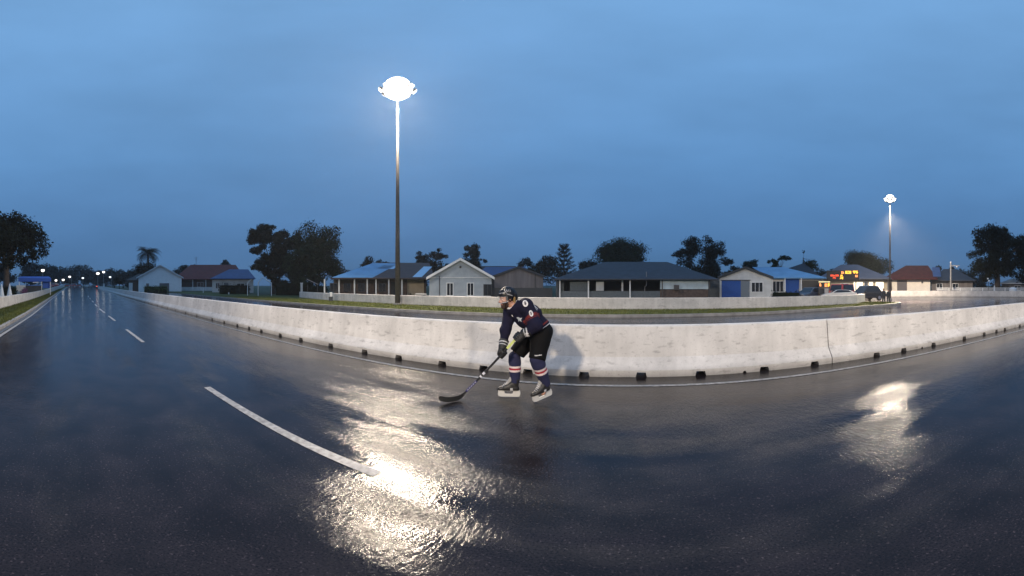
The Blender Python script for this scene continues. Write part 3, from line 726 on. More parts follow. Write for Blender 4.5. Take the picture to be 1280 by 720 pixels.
# red roofed house on the right
t = place('red_roofed_house', 'floodlit white house with a dark red hipped roof and a shuttered window', 'house', 1136, 59)
u = W(59); X = lambda q: (q - 1136) * u
box_body(t, 54 * u, 7, 2.9, mat('cream_white_render', (.80, .74, .64), .8, noise=.06, nscale=1.2), .6); hip_roof(t, 62 * u, 8.5, 2.75, 5.3, M['redroof2'], 0, .2, .5, .85, .3)
window(t, X(1127.5), .75, 12.5 * u, 1.75, .58, bars=0, frame=M['shutter'], pane=M['shutter']); 
MB().box((X(1114), .5, 1.45), (.18, .18, 2.9)).build('porch_post', M['darksteel'], t)
MB().box((X(1153), .5, 2.2), (.3, .2, .35)).build('meter_box', M['darksteel'], t)
slope_sheet(t, 4.2, 5.6, .15, .85, M['deepblueroof'], 'blue_tarpaulin', -.5, 4.25, 2.75, 5.3)
t = place('dark_house', 'unlit grey house with a dark roof right of the floodlit red-roofed house', 'house', 1190, 60)
u = W(60); box_body(t, 52 * u, 7, 2.4, M['wallgrey'], .6); hip_roof(t, 54 * u, 8, 2.5, 4.7, M['slate'], 0, 0, .4, .6, .8)
for q in (-2.2, .6): window(t, q, .9, 1.1, 1.1, .58)
t = place('small_white_roofed_house', 'low house with a pale roof at the right edge under the big tree', 'house', 1272, 58)
box_body(t, 5.5, 5, 1.9, M['wallgrey'], .5); hip_roof(t, 5.8, 6, 2.0, 2.9, M['white'], 0, 0, .3, .7, .7); window(t, 0, .7, 1.2, .9, .48)
# roofs peeping above, mid distance
t = place('back_house', 'brown-roofed house half hidden behind the blue shed roof', 'house', 622, 75)
box_body(t, 12, 7, 3.2, M['wallbrown'], .5); hip_roof(t, 12, 8, 3.3, 6.1, M['brownroof'], 0, 0, .4, .5, .5)
t = place('back_house', 'house with a dark swept roof ridge behind the light blue roof', 'house', 990, 62)
box_body(t, 9, 6, 3.2, M['walldark'], .5); hip_roof(t, 9.5, 7, 3.2, 5.9, M['slate'], 0, 0, .4, .1, 1.0, rl=2.2, rr=2.4)

# ------------------------------------------------------------------ trees
def tree(label, px, D, top, crown, n=5000, leaf=.3, trunk_r=.3, m='leaf', seed=1, name='tree', group=None, clumps=26, clump_r=.33, gap=0.0, base=None, trunk=None, lean=0.0, x_off=0.0):
    """crown = list of (dx, z, rx, rz) lobes in metres; clumps are scattered inside them"""
    t = place(name, label, 'tree', px, D, group); r = random.Random(seed); C = []; RR = []
    tot = sum(c[2] * c[3] for c in crown)
    for (dx, z, rx, rz) in crown:
        k = max(4, int(1.9 * clumps * rx * rz / tot))
        for i in range(k):
            while True:
                p = Vector((r.uniform(-1, 1), r.uniform(-1, 1), r.uniform(-1, 1)))
                if gap < p.length < 1: break
            cr = min(rx, rz) * min(.55, clump_r * 1.15) * r.uniform(.6, 1.3)
            sc = 1 - clump_r * .55
            C.append((dx + p.x * rx * sc, p.y * rx * sc, z + p.z * rz * sc)); RR.append((cr, cr, cr * .78))
    kz = 1.09 if D < 90 else 1.0; C = [(a, b, c * kz) for a, b, c in C]
    V, F = leaf_cloud(C, RR, int(n * 1.7), leaf * 1.05, seed); np_mesh('crown', V, F, M[m], t)
    zl = min(c[1] - c[3] for c in crown); zc = sum(c[1] for c in crown) / len(crown)
    tb = MB(); hz_ = trunk or (zl + zc) / 2
    tb.tube([(0, 0, -.1), (lean * .3, 0, hz_ * .4), (lean, 0, hz_)], [trunk_r * 1.25, trunk_r, trunk_r * .7], 10)
    for i in sorted(r.sample(range(len(C)), min(len(C), 11))):
        c = Vector(C[i]); a = Vector((lean, 0, hz_ * r.uniform(.75, 1.0))); mid = a.lerp(c, .5) + Vector((0, 0, .12 * (c - a).length))
        tb.tube([a, mid, c], [trunk_r * .42, trunk_r * .25, trunk_r * .08], 6)
    tb.build('trunk', M['bark'], t, smooth=True)
    return t
def hh(D, y): return hz(D, y)
# the near-left tree
tree('large dark spreading tree at the left edge behind the verge wall', 8, 42, 0,
     [(-1.2, 7.2, 4.9, 3.2), (1.6, 6.6, 3.6, 2.6), (0, 4.6, 4.0, 1.9), (3.0, 5.2, 2.2, 1.6)], 11000, .30, .42, 'leaf2', 11, clumps=44, clump_r=.34)
tree('broad tree with gaps in its crown left of the verandah house', 341, 62, 0,
     [(-.5, 9.8, 4.8, 2.9), (-3.0, 8.6, 2.5, 2.3), (2.0, 6.8, 4.6, 2.9), (-1.2, 5.0, 4.2, 2.6), (1, 2.8, 4.8, 2.4)], 19000, .32, .4, 'leaf2', 12, clumps=46, clump_r=.30, gap=.25)
tree('dense rounded tree right of the broad gappy tree', 397, 55, 0,
     [(0, 7.0, 4.5, 3.9), (1.2, 8.4, 3.1, 2.5), (-1.8, 4.8, 3.8, 3.0), (1, 3.6, 3.9, 2.8), (-.5, 2.0, 4.2, 2.0)], 16000, .28, .35, 'leaf', 13, clumps=44, clump_r=.42)
tree('narrow tree with a pointed top between the broad tree and the dense tree', 375, 57, 0,
     [(0, 8.0, 1.4, 3.6), (-.2, 4.4, 2.2, 3.0)], 4200, .26, .22, 'leaf', 14, clumps=20, clump_r=.55)
tree('small ragged tree above the left end of the pale blue roof', 459, 66, 0, [(0, 5.2, 1.9, 1.4), (.2, 3.0, 1.9, 1.6)], 2200, .28, .16, 'leaf2', 15, clumps=16, clump_r=.45)
tree('small pointed tree left of the floodlight mast above the roof', 476, 68, 0, [(0, 5.0, 2.0, 1.3), (1.0, 5.9, .9, .9), (0, 3.0, 2.2, 1.6)], 2300, .28, .16, 'leaf2', 16, clumps=18, clump_r=.45)
tree('rounded tree behind the roof ridge right of the floodlight mast', 540, 82, 0, [(-2.4, 7.6, 2.2, 1.5), (1.4, 8.2, 2.8, 1.7), (0, 5.5, 5.2, 2.2)], 4200, .36, .2, 'leaf2', 17, clumps=26, clump_r=.42)
tree('tree with round clumps behind the peak of the pale gable end', 590, 76, 0, [(0, 8.3, 2.5, 1.9), (2.6, 6.6, 1.1, .9), (0, 5.3, 3.3, 2.0)], 4200, .32, .2, 'leaf2', 18, clumps=22, clump_r=.4)
tree('low dark tree mass behind the plank shed', 672, 78, 0, [(-2.6, 6.2, 2.4, 1.7), (3.0, 5.4, 4.2, 2.3), (0, 3.6, 5.2, 2.2)], 4600, .36, .2, 'leaf2', 19, clumps=28, clump_r=.45)
tree('small round tree between the spiky conifer and the dark pavilion roof', 735, 80, 0, [(0, 5.6, 2.3, 2.2)], 1500, .34, .15, 'leaf2', 20, clumps=12, clump_r=.5)
tree('wide clipped dome tree behind the middle of the dark pavilion', 777, 68, 0, [(-2.2, 7.4, 3.6, 2.9), (0, 7.6, 3.6, 2.8), (2.3, 7.0, 3.7, 2.8), (0, 4.6, 5.4, 2.6)], 18000, .26, .35, 'leaf', 21, clumps=60, clump_r=.5)
tree('tall tree with sky showing through its crown behind the pavilion end', 874, 66, 0,
     [(-1.8, 8.2, 2.8, 2.3), (2.2, 8.1, 2.8, 2.4), (-3.4, 6.6, 2.1, 1.8), (3.4, 6.2, 2.2, 2.4), (.6, 4.6, 4.4, 2.2), (1.4, 3.0, 3.8, 2.0)], 11000, .28, .32, 'leaf2', 22, clumps=70, clump_r=.38, gap=.2)
tree('low tree row between the dome tree and the tall gappy tree', 832, 80, 0, [(-1.6, 5.5, 1.5, 1.3), (1.4, 5.2, 2.0, 1.3), (0, 3.6, 3, 1.5)], 2200, .32, .15, 'leaf2', 23, clumps=16, clump_r=.5)
tree('small dark tree right of the tall gappy tree', 914, 74, 0, [(-.6, 5.6, 1.1, 1.4), (.8, 4.8, 1.3, 1.2), (0, 3.4, 2.2, 1.6)], 1800, .3, .15, 'leaf2', 24, clumps=14, clump_r=.5)
tree('small round-topped tree behind the white gabled house', 938, 78, 0, [(0, 5.9, 2.1, 1.4), (0, 4.2, 2.2, 1.3)], 2600, .26, .15, 'leaf', 25, clumps=18, clump_r=.5)
tree('small tree peeping above the light blue roof', 974, 66, 0, [(-1.2, 5.7, 1.1, .9), (1.0, 6.2, 1.5, .9), (0, 4.3, 2.0, 1.2)], 2300, .24, .14, 'leaf', 26, clumps=16, clump_r=.45)
tree('thin spindly tree standing up above the roofs', 1004, 66, 0, [(0, 7.2, .42, .9), (.1, 5.4, .5, .7), (1.4, 5.0, 1.5, 1.2)], 1500, .22, .1, 'leaf', 27, clumps=14, clump_r=.55, trunk=7)
tree('low hazy tree mass behind the scoreboard', 1036, 92, 0, [(-2, 5.2, 2.8, 1.8), (3, 5.4, 2.6, 1.8), (0, 3.6, 5, 2)], 2600, .38, .2, 'leaf2', 28, clumps=20, clump_r=.5)
tree('very wide smooth dome tree left of the smaller floodlight mast', 1083, 76, 0, [(-1.8, 5.9, 4.2, 2.9), (0, 6.1, 3.8, 2.8), (2.0, 5.2, 4.2, 2.5), (-.4, 3.8, 5.6, 2.4)], 18000, .26, .35, 'leaf', 29, clumps=64, clump_r=.5)
tree('big dark spreading tree at the right edge behind the far wall', 1247, 56, 0,
     [(-1.2, 8.3, 4.3, 2.7), (2.8, 7.5, 3.8, 2.6), (0, 5.0, 5.4, 2.8), (-3.6, 6.2, 1.7, 1.7), (-1, 3.6, 3.8, 1.8)], 14000, .29, .5, 'leaf2', 30, clumps=58, clump_r=.34)
tree('dark low tree behind the right end of the far wall', 1292, 60, 0, [(0, 5.6, 3.6, 3.0), (-1, 3.2, 3.6, 2.2)], 4000, .34, .3, 'leaf2', 31, clumps=24, clump_r=.42)
for i, (q, D, hgt) in enumerate(((1175, 86, 4.9), (1188, 86, 4.7), (1194, 92, 4.6))):
    tree(['round-headed small tree above the blue tarpaulin', 'round-headed small tree just left of the utility pole', 'low wide tree just right of the utility pole'][i], q, D, 0, [(0, hgt + .3, 1.3 + .5 * (i == 2), 1.15), (0, 3.2, 1.2, 1.2)], 1300, .26, .14, 'leaf2', 40 + i, clumps=10, clump_r=.55)
# spiky conifer (araucaria like)
t = place('conifer', 'dark conifer with upturned spiky branches above the pavilion roof', 'tree', 705, 62)
tb = MB().tube([(0, 0, 0), (0, 0, 8.6)], [.25, .05], 8); C = []; RR = []
for lv in range(9):
    z = 2.3 + lv * .74; n = 7; L_ = 2.75 * (1 - lv / 11.0) * (1.0 if lv > 0 else .8)
    for k in range(n):
        a = 2 * math.pi * (k + .5 * (lv % 2)) / n + .2 * lv; p0 = Vector((0, 0, z)); p1 = Vector((math.cos(a) * L_ * .6, math.sin(a) * L_ * .6, z + .15)); p2 = Vector((math.cos(a) * L_, math.sin(a) * L_, z + .75))
        tb.tube([p0, p1, p2], [.06, .05, .02], 5)
        for s in (.35, .6, .85, 1.0):
            q = p0.lerp(p2, s); q.z = z + .75 * s * s; C.append(tuple(q)); RR.append((.30, .30, .26))
C.append((0, 0, 8.9)); RR.append((.2, .2, .5))
V, F = leaf_cloud(C, RR, 6500, .17, 51); np_mesh('crown', V, F, M['leaf2'], t); tb.build('trunk', M['bark'], t)
# palm at the left
def palm(label, px, D, hgt, fr, nfr, seed):
    t = place('palm_tree', label, 'tree', px, D); r = random.Random(seed)
    MB().tube([(0, 0, 0), (.1, 0, hgt * .5), (0, 0, hgt)], [.45, .35, .3], 10).build('trunk', M['bark'], t)
    V = []; F = []
    for k in range(nfr):
        a = 2 * math.pi * k / nfr + r.uniform(-.2, .2); el = r.uniform(-.15, 1.25); L_ = fr * r.uniform(.85, 1.1); prev = Vector((0, 0, hgt)); ang = el
        for s in range(9):
            d = Vector((math.cos(a) * math.cos(ang), math.sin(a) * math.cos(ang), math.sin(ang))); nx = prev + d * (L_ / 9)
            side = Vector((-math.sin(a), math.cos(a), 0))
            for sg in (-1, 1):
                for q in (0, .5):
                    p = prev.lerp(nx, q); ll = fr * .26 * math.sin(math.pi * min(.95, (s + q + 1.2) / 10)) + .08
                    tip = p + side * sg * ll + d * ll * .5 + Vector((0, 0, -.35 * ll)); w = d * .1
                    i = len(V); V += [tuple(p), tuple(p + w), tuple(tip)]; F.append((i, i + 1, i + 2))
            prev = nx; ang -= .17 + .03 * s * .5
    np_mesh('crown', V, F, M['leaf2'], t)
    return t
palm('bushy palm tree behind the white gabled house', 185, 104, 10.9, 4.9, 74, 5)
tree('low dark shrubby tree around the foot of the palm', 184, 100, 0, [(0, 4.9, 5.2, 3.4), (0, 2.6, 5.8, 2.4)], 4600, .42, .2, 'leaf2', 61, clumps=26, clump_r=.5)
tree('low round shrub tree at the end of the barrier left of the white gabled house', 149, 96, 0, [(0, 2.6, 2.0, 1.3)], 1200, .32, .12, 'leaf2', 62, clumps=10, clump_r=.55)
tree('round tree top behind the red tile roof ridge', 282, 125, 0, [(0, 9.2, 2.0, 1.6)], 900, .42, .2, 'leaf2', 63, clumps=9, clump_r=.5)
tree('tree top behind the left slope of the red tile roof', 232, 122, 0, [(0, 7.2, 3.6, 1.6), (3, 8, 1.4, 1.0)], 1300, .42, .2, 'leaf2', 64, clumps=12, clump_r=.5)
# far tree line, single trees fading in the haze
farT = [(38, 150, 10.5, 7.0), (58, 190, 13.5, 9), (70, 200, 14.0, 9.5), (84, 215, 10.5, 8), (97, 205, 15.0, 9.5), (111, 220, 11.5, 8.5), (121, 225, 10.5, 8), (131, 210, 11.5, 9), (143, 200, 12.0, 9), (154, 180, 10.0, 8), (166, 160, 8.5, 6.5), (216, 150, 8.4, 6), (-8, 120, 9, 7)]
G = 'trees of the hazy wood at the end of the road'
words_ = ['behind the blue canopy', 'just left of the lamp over the blue canopy', 'just right of the lamp over the blue canopy', 'over the red streak bar, left half', 'with the tallest round top over the road end', 'over the parked cars at the road end',
          'with a narrow top left of the twin lamps', 'above the twin lamps', 'right of the twin lamps', 'left of the palm', 'close beside the palm', 'between the white gabled house and the red roof', 'at the extreme left edge behind the big tree']
for i, (q, D, hgt, rx) in enumerate(farT):
    tree('hazy far tree ' + words_[i], q, D, 0, [(0, hgt * .62, rx, hgt * .38), (rx * .3, hgt * .36, rx * 1.1, hgt * .33)], 1700, .85, .35, 'leaf2', 80 + i, clumps=22, clump_r=.45, group=None)
farR = [(250, 175, 7), (430, 120, 7.2), (500, 115, 7.0), (520, 130, 8.6), (560, 125, 8.2), (606, 130, 6.8), (640, 120, 7.6), (712, 120, 7.8), (905, 120, 6.8), (952, 125, 6.2), (1020, 125, 6.6), (1050, 120, 6.0), (1130, 115, 5.6), (1150, 118, 5.8), (1205, 110, 7.0), (1225, 112, 6.5)]
wr = ['behind the red tile roof', 'right of the dense rounded tree', 'right behind the floodlight mast', 'left end of the brown roof ridge', 'behind the brown roof ridge', 'right of the pale gable end', 'behind the plank shed', 'behind the spiky conifer',
      'behind the gap by the blue-doored house', 'above the white gabled house', 'left of the scoreboard', 'behind the scoreboard', 'above the red hipped roof, left half', 'above the red hipped roof, right half', 'behind the dark house', 'left of the big right-hand tree']
for i, (q, D, hgt) in enumerate(farR):
    tree('distant low tree ' + wr[i], q, D, 0, [(0, hgt * .62, 5.5, hgt * .36), (1.2, hgt * .34, 6.5, hgt * .33)], 1300, .5, .25, 'leaf2', 120 + i, clumps=18, clump_r=.45)
def hedge(label, pxa, pxb, D, h, d, m, n, leaf=.16, mm=None):
    px = (pxa + pxb) / 2; w = (pxb - pxa) * W(D); t = place('hedge', label, 'hedge', px, D)
    k = max(2, int(w / .7)); C = [(-w / 2 + w * (i + .5) / k, yy, h * .5) for i in range(k) for yy in (0, d * .5)]
    V, F = leaf_cloud(C, [(w / k * .75, d * .45, h * .52)] * len(C), n, leaf, int(px)); np_mesh('foliage', V, F, M[m], t)
    MB().box((0, d * .25, h * .42), (w * .96, d * .7, h * .84)).build('twigs', M['leaf2'], t)
hedge('clipped bright green hedge in front of the white gabled house', 180, 209, 73, 1.5, 1.2, 'hedge', 2600)
hedge('dark hedge between the small blue-roofed house and the pipe arch', 274, 312, 58, 1.9, 1.4, 'leaf2', 3000)
hedge('dark undergrowth below the broad tree and the dense tree', 344, 392, 54, 2.4, 2.0, 'leaf2', 4200)
hedge('dark undergrowth left of the verandah house', 386, 408, 48, 1.8, 1.4, 'leaf2', 2200)
hedge('dark undergrowth under the big tree at the left edge', 4, 20, 41, 1.5, 1.2, 'leaf2', 1400)
hedge('dark hedge under the big right-hand tree', 1225, 1262, 54, 1.5, 1.2, 'leaf2', 2600)
hedge('dark weeds along the foot of the white house', 965, 1000, 35, 1.05, .6, 'leaf2', 1500, .12)
# ------------------------------------------------------------------ street furniture
t = place('pipe_arch', 'white metal pipe arch standing on the grass under the broad tree', 'frame', 331, 49)
u = W(49)
w_ = 16.6 * u / 2
MB().tube([(-w_, 0, 0), (-w_, 0, 2.05), (-w_ + .62, 0, 2.75), (w_, 0, 1.98), (w_, 0, 0)], .055, 8).build('pipe_frame', M['white'], t)
MB().tube([(-w_, 1.6, 0), (-w_, 1.6, 2.05), (-w_ + .62, 1.6, 2.75), (w_, 1.6, 1.98), (w_, 1.6, 0)], .04, 8).tube([(-w_, 0, 2.05), (-w_, 1.6, 2.05)], .03, 6).tube([(w_, 0, 1.98), (w_, 1.6, 1.98)], .03, 6).build('rear_frame', M['steel'], t)
t = place('bent_post', 'single white post with a bent arm left of the pipe arch', 'post', 309.5, 50)
MB().tube([(0, 0, 0), (0, 0, 1.95), (.55, 0, 2.5)], .055, 8).build('post', M['white'], t); MB().tube([(0, 0, -.05), (0, 0, .06)], .11, 10).build('foot_plate', M['kerb'], t)
t = place('marker_post', 'short pale marker post on the grass left of the broad tree', 'post', 254, 66)
MB().tube([(0, 0, 0), (0, 0, 1.25)], .07, 8).build('post', M['white'], t); MB().ball((0, 0, 1.3), .11).build('cap', M['darksteel'], t)
t = place('marker_post', 'tiny white marker stone on the grass left of the bent post', 'post', 286, 57)
MB().tube([(0, 0, 0), (0, 0, .35)], [.12, .08], 8).build('post', M['white'], t); MB().ball((0, 0, .36), .09).build('cap', M['white'], t)
t = place('white_post', 'pale gate post at the left end of the low wall', 'post', 377, 46)
MB().box((0, 0, .95), (.3, .3, 1.9)).build('post', M['wallw'], t); MB().box((0, 0, 1.93), (.4, .4, .08)).build('cap', M['white'], t)
t = place('sloping_awning', 'small pale sloping awning on posts left of the verandah', 'awning', 393, 45)
MB().add([(-1.0, 0, 2.5), (.5, 0, 1.8), (.5, 1.5, 1.8), (-1.0, 1.5, 2.5), (-1.0, 0, 2.42), (.5, 0, 1.72), (.5, 1.5, 1.72), (-1.0, 1.5, 2.42)], [(0, 1, 2, 3), (7, 6, 5, 4), (0, 4, 5, 1), (1, 5, 6, 2), (2, 6, 7, 3), (3, 7, 4, 0)]).build('awning_sheet', M['steel'], t)
posts(t, [-.9, .4], 1.75, .1, M['darksteel'], .04)
# street lamps along the far road
def street_lamp(label, px, D, y, arm=0.0, dim=False, two=False, r=.28):
    h = hz(D, y); x, yy = pol(px, D); h -= H(x, yy)
    t = place('street_lamp', label, 'street lamp', px, D, 'lamps at the end of the road')
    MB().tube([(0, 0, 0), (0, 0, h * .97)], [.09, .06], 8).build('pole', M['steel'], t)
    if arm: MB().tube([(0, 0, h * .95), (arm * .7, 0, h + .1)], .04, 6).build('arm', M['steel'], t)
    MB().ball((arm, 0, h), (r * 1.25, r, r)).build('lamp_ball', M['lampdim' if dim else 'lampg'], t, smooth=True)  # ball enlarged to stand for the glow round the lamp
    MB().tube([(arm, 0, h + r * .7), (arm, 0, h + r * 1.25)], [r * .9, r * .4], 10).build('lamp_cap', M['darksteel'], t)
street_lamp('street lamp rising above the blue canopy at the left', 53.5, 85, 338, r=.36)
street_lamp('low street lamp just right of the blue canopy, beside the red car', 70, 118, 350.5, r=.34)
street_lamp('low street lamp on a stub at the end of the left verge wall', 79, 112, 349.8, r=.34)
street_lamp('cool white street lamp with an arm over the red streak bar', 89.5, 125, 346, arm=-.7, r=.36)
street_lamp('dim street lamp in the middle of the road end', 103.5, 150, 347.5, dim=True, r=.38)
street_lamp('brightest street lamp beside the pink-lit end of the barrier', 122.3, 120, 341.8, r=.46)
street_lamp('street lamp just right of and above the brightest one', 129.5, 135, 340, r=.42)
street_lamp('dim flat street lamp right of the lamps at the barrier end', 139.5, 115, 346.3, arm=-.5, dim=True, r=.3)
# utility pole and railing on the right
t = place('utility_pole', 'pale utility pole with a cross arm behind the far wall', 'utility pole', 1188.5, 51)
MB().tube([(0, 0, 0), (0, 0, 5.0)], [.13, .1], 10).build('pole', M['kerb'], t); MB().box((.55, 0, 4.55), (1.5, .1, .12)).build('cross_arm', M['kerb'], t)
MB().ball((.9, 0, 4.4), .12).build('insulator', M['white'], t); MB().ball((0, 0, 5.05), .13).build('insulator', M['white'], t)
t = place('rail_fence', 'white rail fence behind the far wall under the right-hand tree', 'fence', 1225, 52)
u = W(52); rr = random.Random(4); x = -6.4
while x < 7.2: 
    MB().box((x, 0, .65), (.12, .12, 1.3)).build('post', M['white'], t); x += 1.7
for z in (1.22, .95): MB().box((.3, -.09, z), (13.6, .05, .12)).build('rail', M['white'], t)
t = place('white_post', 'thicker white post with a ball top in front of the rail fence', 'post', 1243, 50.5)
MB().tube([(0, 0, 0), (0, 0, 1.6)], [.16, .09], 8).build('post', M['white'], t); MB().tube([(0, 0, 1.6), (0, 0, 2.0)], .03, 6).build('finial', M['steel'], t)
t = place('white_tank', 'white water tank on the ground beside the rail fence at the right edge', 'tank', 1266, 50)
MB().tube([(0, 0, 0), (0, 0, 1.1), (0, 0, 1.35)], [.55, .55, .3], 16).build('tank_shell', M['white'], t, smooth=False); MB().tube([(0, 0, 1.35), (0, 0, 1.45)], .2, 12).build('lid', M['steel'], t)
t = place('yard_lamp', 'small twin-headed yard lamp under the big right-hand tree', 'lamp', 1235.5, 50.5)
MB().tube([(0, 0, 0), (0, 0, 2.45)], .035, 8).build('pole', M['darksteel'], t)
for z in (2.3, 2.62): MB().ball((.08 * (1 if z < 2.5 else -1), 0, z), .13).build('lamp_ball', M['white'], t)

# ------------------------------------------------------------------ scoreboard, kiosk, cars
t = place('scoreboard', 'black electronic scoreboard glowing red and yellow above the parked cars', 'scoreboard', 1053.5, 44)
u = W(44); X = lambda q: (q - 1053.5) * u; Z = lambda y: hz(44, y)
MB().box((0, .15, (Z(338) + Z(351)) / 2), (40.5 * u, .3, Z(338) - Z(351))).build('cabinet', M['black'], t, bevel=.02)
for q in (1037, 1070): MB().box((X(q), .35, Z(351) / 2 + .2), (.12, .12, Z(351) + .4)).build('post', M['darksteel'], t)
def cells(y, x0, x1, z0, z1, m, nx, nz, seed, fill=.8, name='led_row'):
    r = random.Random(seed); mb = MB(); cw = (x1 - x0) / nx; ch = (z1 - z0) / nz
    for i in range(nx):
        for j in range(nz):
            if r.random() < fill: mb.box((x0 + cw * (i + .5), y, z0 + ch * (j + .5)), (cw * .82, .02, ch * .82))
    mb.build(name, m, t)
cells(-.012, X(1056.5), X(1064), Z(342.3), Z(338.6), M['ledy'], 8, 5, 1, .9)
cells(-.012, X(1066), X(1072.5), Z(341.8), Z(338.4), M['ledy'], 7, 5, 2, .9)
cells(-.012, X(1069), X(1072.2), Z(346.4), Z(343.6), M['ledo'], 4, 4, 3, .85)
cells(-.012, X(1051.5), X(1055), Z(342.2), Z(339.2), M['ledo'], 4, 4, 4, .85)
cells(-.012, X(1050), X(1054), Z(349), Z(345.4), M['ledy'], 5, 5, 5, .9)
cells(-.012, X(1050.6), X(1053.2), Z(344.9), Z(343.4), M['ledy'], 3, 2, 6, .9)
cells(-.012, X(1038), X(1048.5), Z(345.6), Z(343.2), M['ledr'], 13, 3, 7, .85)
cells(-.012, X(1041), X(1045), Z(348.6), Z(346.4), M['ledr'], 5, 3, 8, .7)
t = place('price_sign', 'small lit sign with a cream top and red figures left below the scoreboard', 'sign', 1030.5, 38)
u = W(38); X = lambda q: (q - 1030.5) * u; Z = lambda y: hz(38, y)
MB().box((0, .1, (Z(352) + Z(360)) / 2), (14.5 * u, .2, Z(352) - Z(360))).build('cabinet', M['black'], t)
MB().box((0, -.012, Z(352.3)), (14.5 * u, .03, .12)).build('lit_header', mat('sign_header', (.7, .6, .3), .5, emit=(1, .85, .45), estr=.7), t)
cells(-.012, X(1030.8), X(1034.2), Z(358.6), Z(354.4), M['ledo'], 5, 6, 9, .9)
cells(-.012, X(1034.9), X(1037), Z(358.4), Z(353.6), M['ledy'], 3, 6, 10, .95)
cells(-.012, X(1024.4), X(1026.6), Z(358), Z(354), M['ledo'], 3, 6, 11, .95)
for q in (1026, 1035): MB().box((X(q), .1, Z(360) / 2), (.1, .1, Z(360))).build('post', M['darksteel'], t)
t = place('utility_cabinet', 'grey metal cabinet below the small lit sign', 'cabinet', 1033, 36)
MB().box((0, 0, .7), (.5, .4, 1.4)).build('case', M['greypanel'], t, bevel=.02); MB().box((.02, -.21, .75), (.4, .02, 1.1)).build('door', M['steel'], t)
t = place('utility_cabinet', 'dark red-brown metal cabinet left of the grey one', 'cabinet', 1026.5, 36.5)
MB().box((0, 0, .7), (.55, .4, 1.4)).build('case', M['wallbrown'], t, bevel=.02); MB().box((.02, -.21, .75), (.45, .02, 1.1)).build('door', M['walldark'], t)

def car(label, px, D, yaw, paint, group='cars parked behind the low wall', L=4.2, Wd=1.75, Hh=1.45, lit=None, parent_lights=True, van=False):
    t = place('parked_car', label, 'car', px, D, group, yaw)
    # side profile along local x (front at -x)
    h = Hh; low = [(-L / 2, .28), (-L / 2 + .05, .62), (-L / 2 + .25, .74), (-L * .24, .86), (L * .40, .92), (L / 2 - .04, .86), (L / 2, .5), (L / 2 - .03, .28)]
    if van: low = [(-L / 2, .3), (-L / 2, .8), (-L * .42, .95), (L / 2, .98), (L / 2, .3)]
    b = MB(); b.prism(low[::-1], -Wd / 2, Wd / 2)
    cab = [(-L * .24, .86), (-L * .08, h - .03), (L * .05, h), (L * .30, h - .04), (L * .42, .92)] if not van else [(-L * .42, .95), (-L * .33, h), (L * .48, h), (L / 2, .98)]
    n = len(cab); tp = .14; V = []
    for s in (-1, 1):
        for (x, z) in cab:
            f = (z - .86) / (h - .86); V.append((x, s * (Wd / 2 - .04 - tp * f), z))
    b.add(V, [tuple(range(n - 1, -1, -1))[::-1][::-1], tuple(range(n, 2 * n))] + [(i, (i + 1) % n, (i + 1) % n + n, i + n) for i in range(n)])
    b.build('body', paint, t, bevel=.04)
    def inset(pts, s, name):
        c = Vector((sum(p[0] for p in pts) / len(pts), sum(p[1] for p in pts) / len(pts))); q = []
        for x, z in pts:
            v = Vector((x, z)); v = c + (v - c) * .84; f = (v.y - .86) / (h - .86); q.append((v.x, s * (Wd / 2 - .04 - tp * f + .006), v.y))
        MB().add(q, [tuple(range(len(q))) if s < 0 else tuple(range(len(q) - 1, -1, -1))]).build(name, M['glass'], t)
    for s in (-1, 1): inset(cab, s, 'side_window')
    def glass(p0, p1, name):
        q = []
        nrm = Vector((-(p1[1] - p0[1]), 0, p1[0] - p0[0])).normalized() * .008
        for (x, z), k in ((p0, 1), (p1, 1)):
            pass
        a = Vector((p0[0], 0, p0[1])).lerp(Vector((p1[0], 0, p1[1])), .1); c = Vector((p0[0], 0, p0[1])).lerp(Vector((p1[0], 0, p1[1])), .9)
        wa = Wd / 2 - .12 - tp * (a.z - .86) / (h - .86); wc = Wd / 2 - .12 - tp * (c.z - .86) / (h - .86)
        if nrm.z < 0: nrm = -nrm
        MB().add([(a.x + nrm.x, -wa, a.z + nrm.z), (a.x + nrm.x, wa, a.z + nrm.z), (c.x + nrm.x, wc, c.z + nrm.z), (c.x + nrm.x, -wc, c.z + nrm.z)], [(0, 1, 2, 3)]).build(name, M['glass'], t)
    glass(cab[0], cab[1], 'windscreen'); glass(cab[-1], cab[-2], 'rear_window')
    for x in (-L * .32, L * .31):
        for s in (-1, 1):
            w = MB(); w.tube([(x, s * (Wd / 2 - .2), .31), (x, s * (Wd / 2 + .01), .31)], .31, 18); wo_ = w.build('wheel', M['rubber'], t)
            MB().tube([(x, s * (Wd / 2 + .0), .31), (x, s * (Wd / 2 + .02), .31)], .19, 14).build('rim', M['rim'], wo_)
    for s in (-1, 1):
        MB().box((-L / 2 + .06, s * (Wd / 2 - .3), .64), (.1, .38, .13)).build('headlight', M['head'] if lit == 'head' else M['steel'], t)
        MB().box((L / 2 - .015, s * (Wd / 2 - .22), .72), (.06, .3, .14)).build('tail_light', M['tail'] if lit == 'tail' else mat('unlit_tail', (.25, .01, .01), .3), t)
        MB().box((-L * .17, s * (Wd / 2 + .06), .95), (.12, .16, .12)).build('wing_mirror', paint, t)
    MB().box((-L / 2 - .01, 0, .42), (.04, .5, .12)).build('number_plate', M['white'], t)
    return t
car('black hatchback with its pale headlights, parked at the right end of the low wall', 1082, 37, R(38), M['carblack'], L=3.9, Hh=1.6)
car('dark blue car half in the carport left of the small lit sign', 1013.5, 37, R(50), M['cargrey'], L=4.2, Hh=1.42)
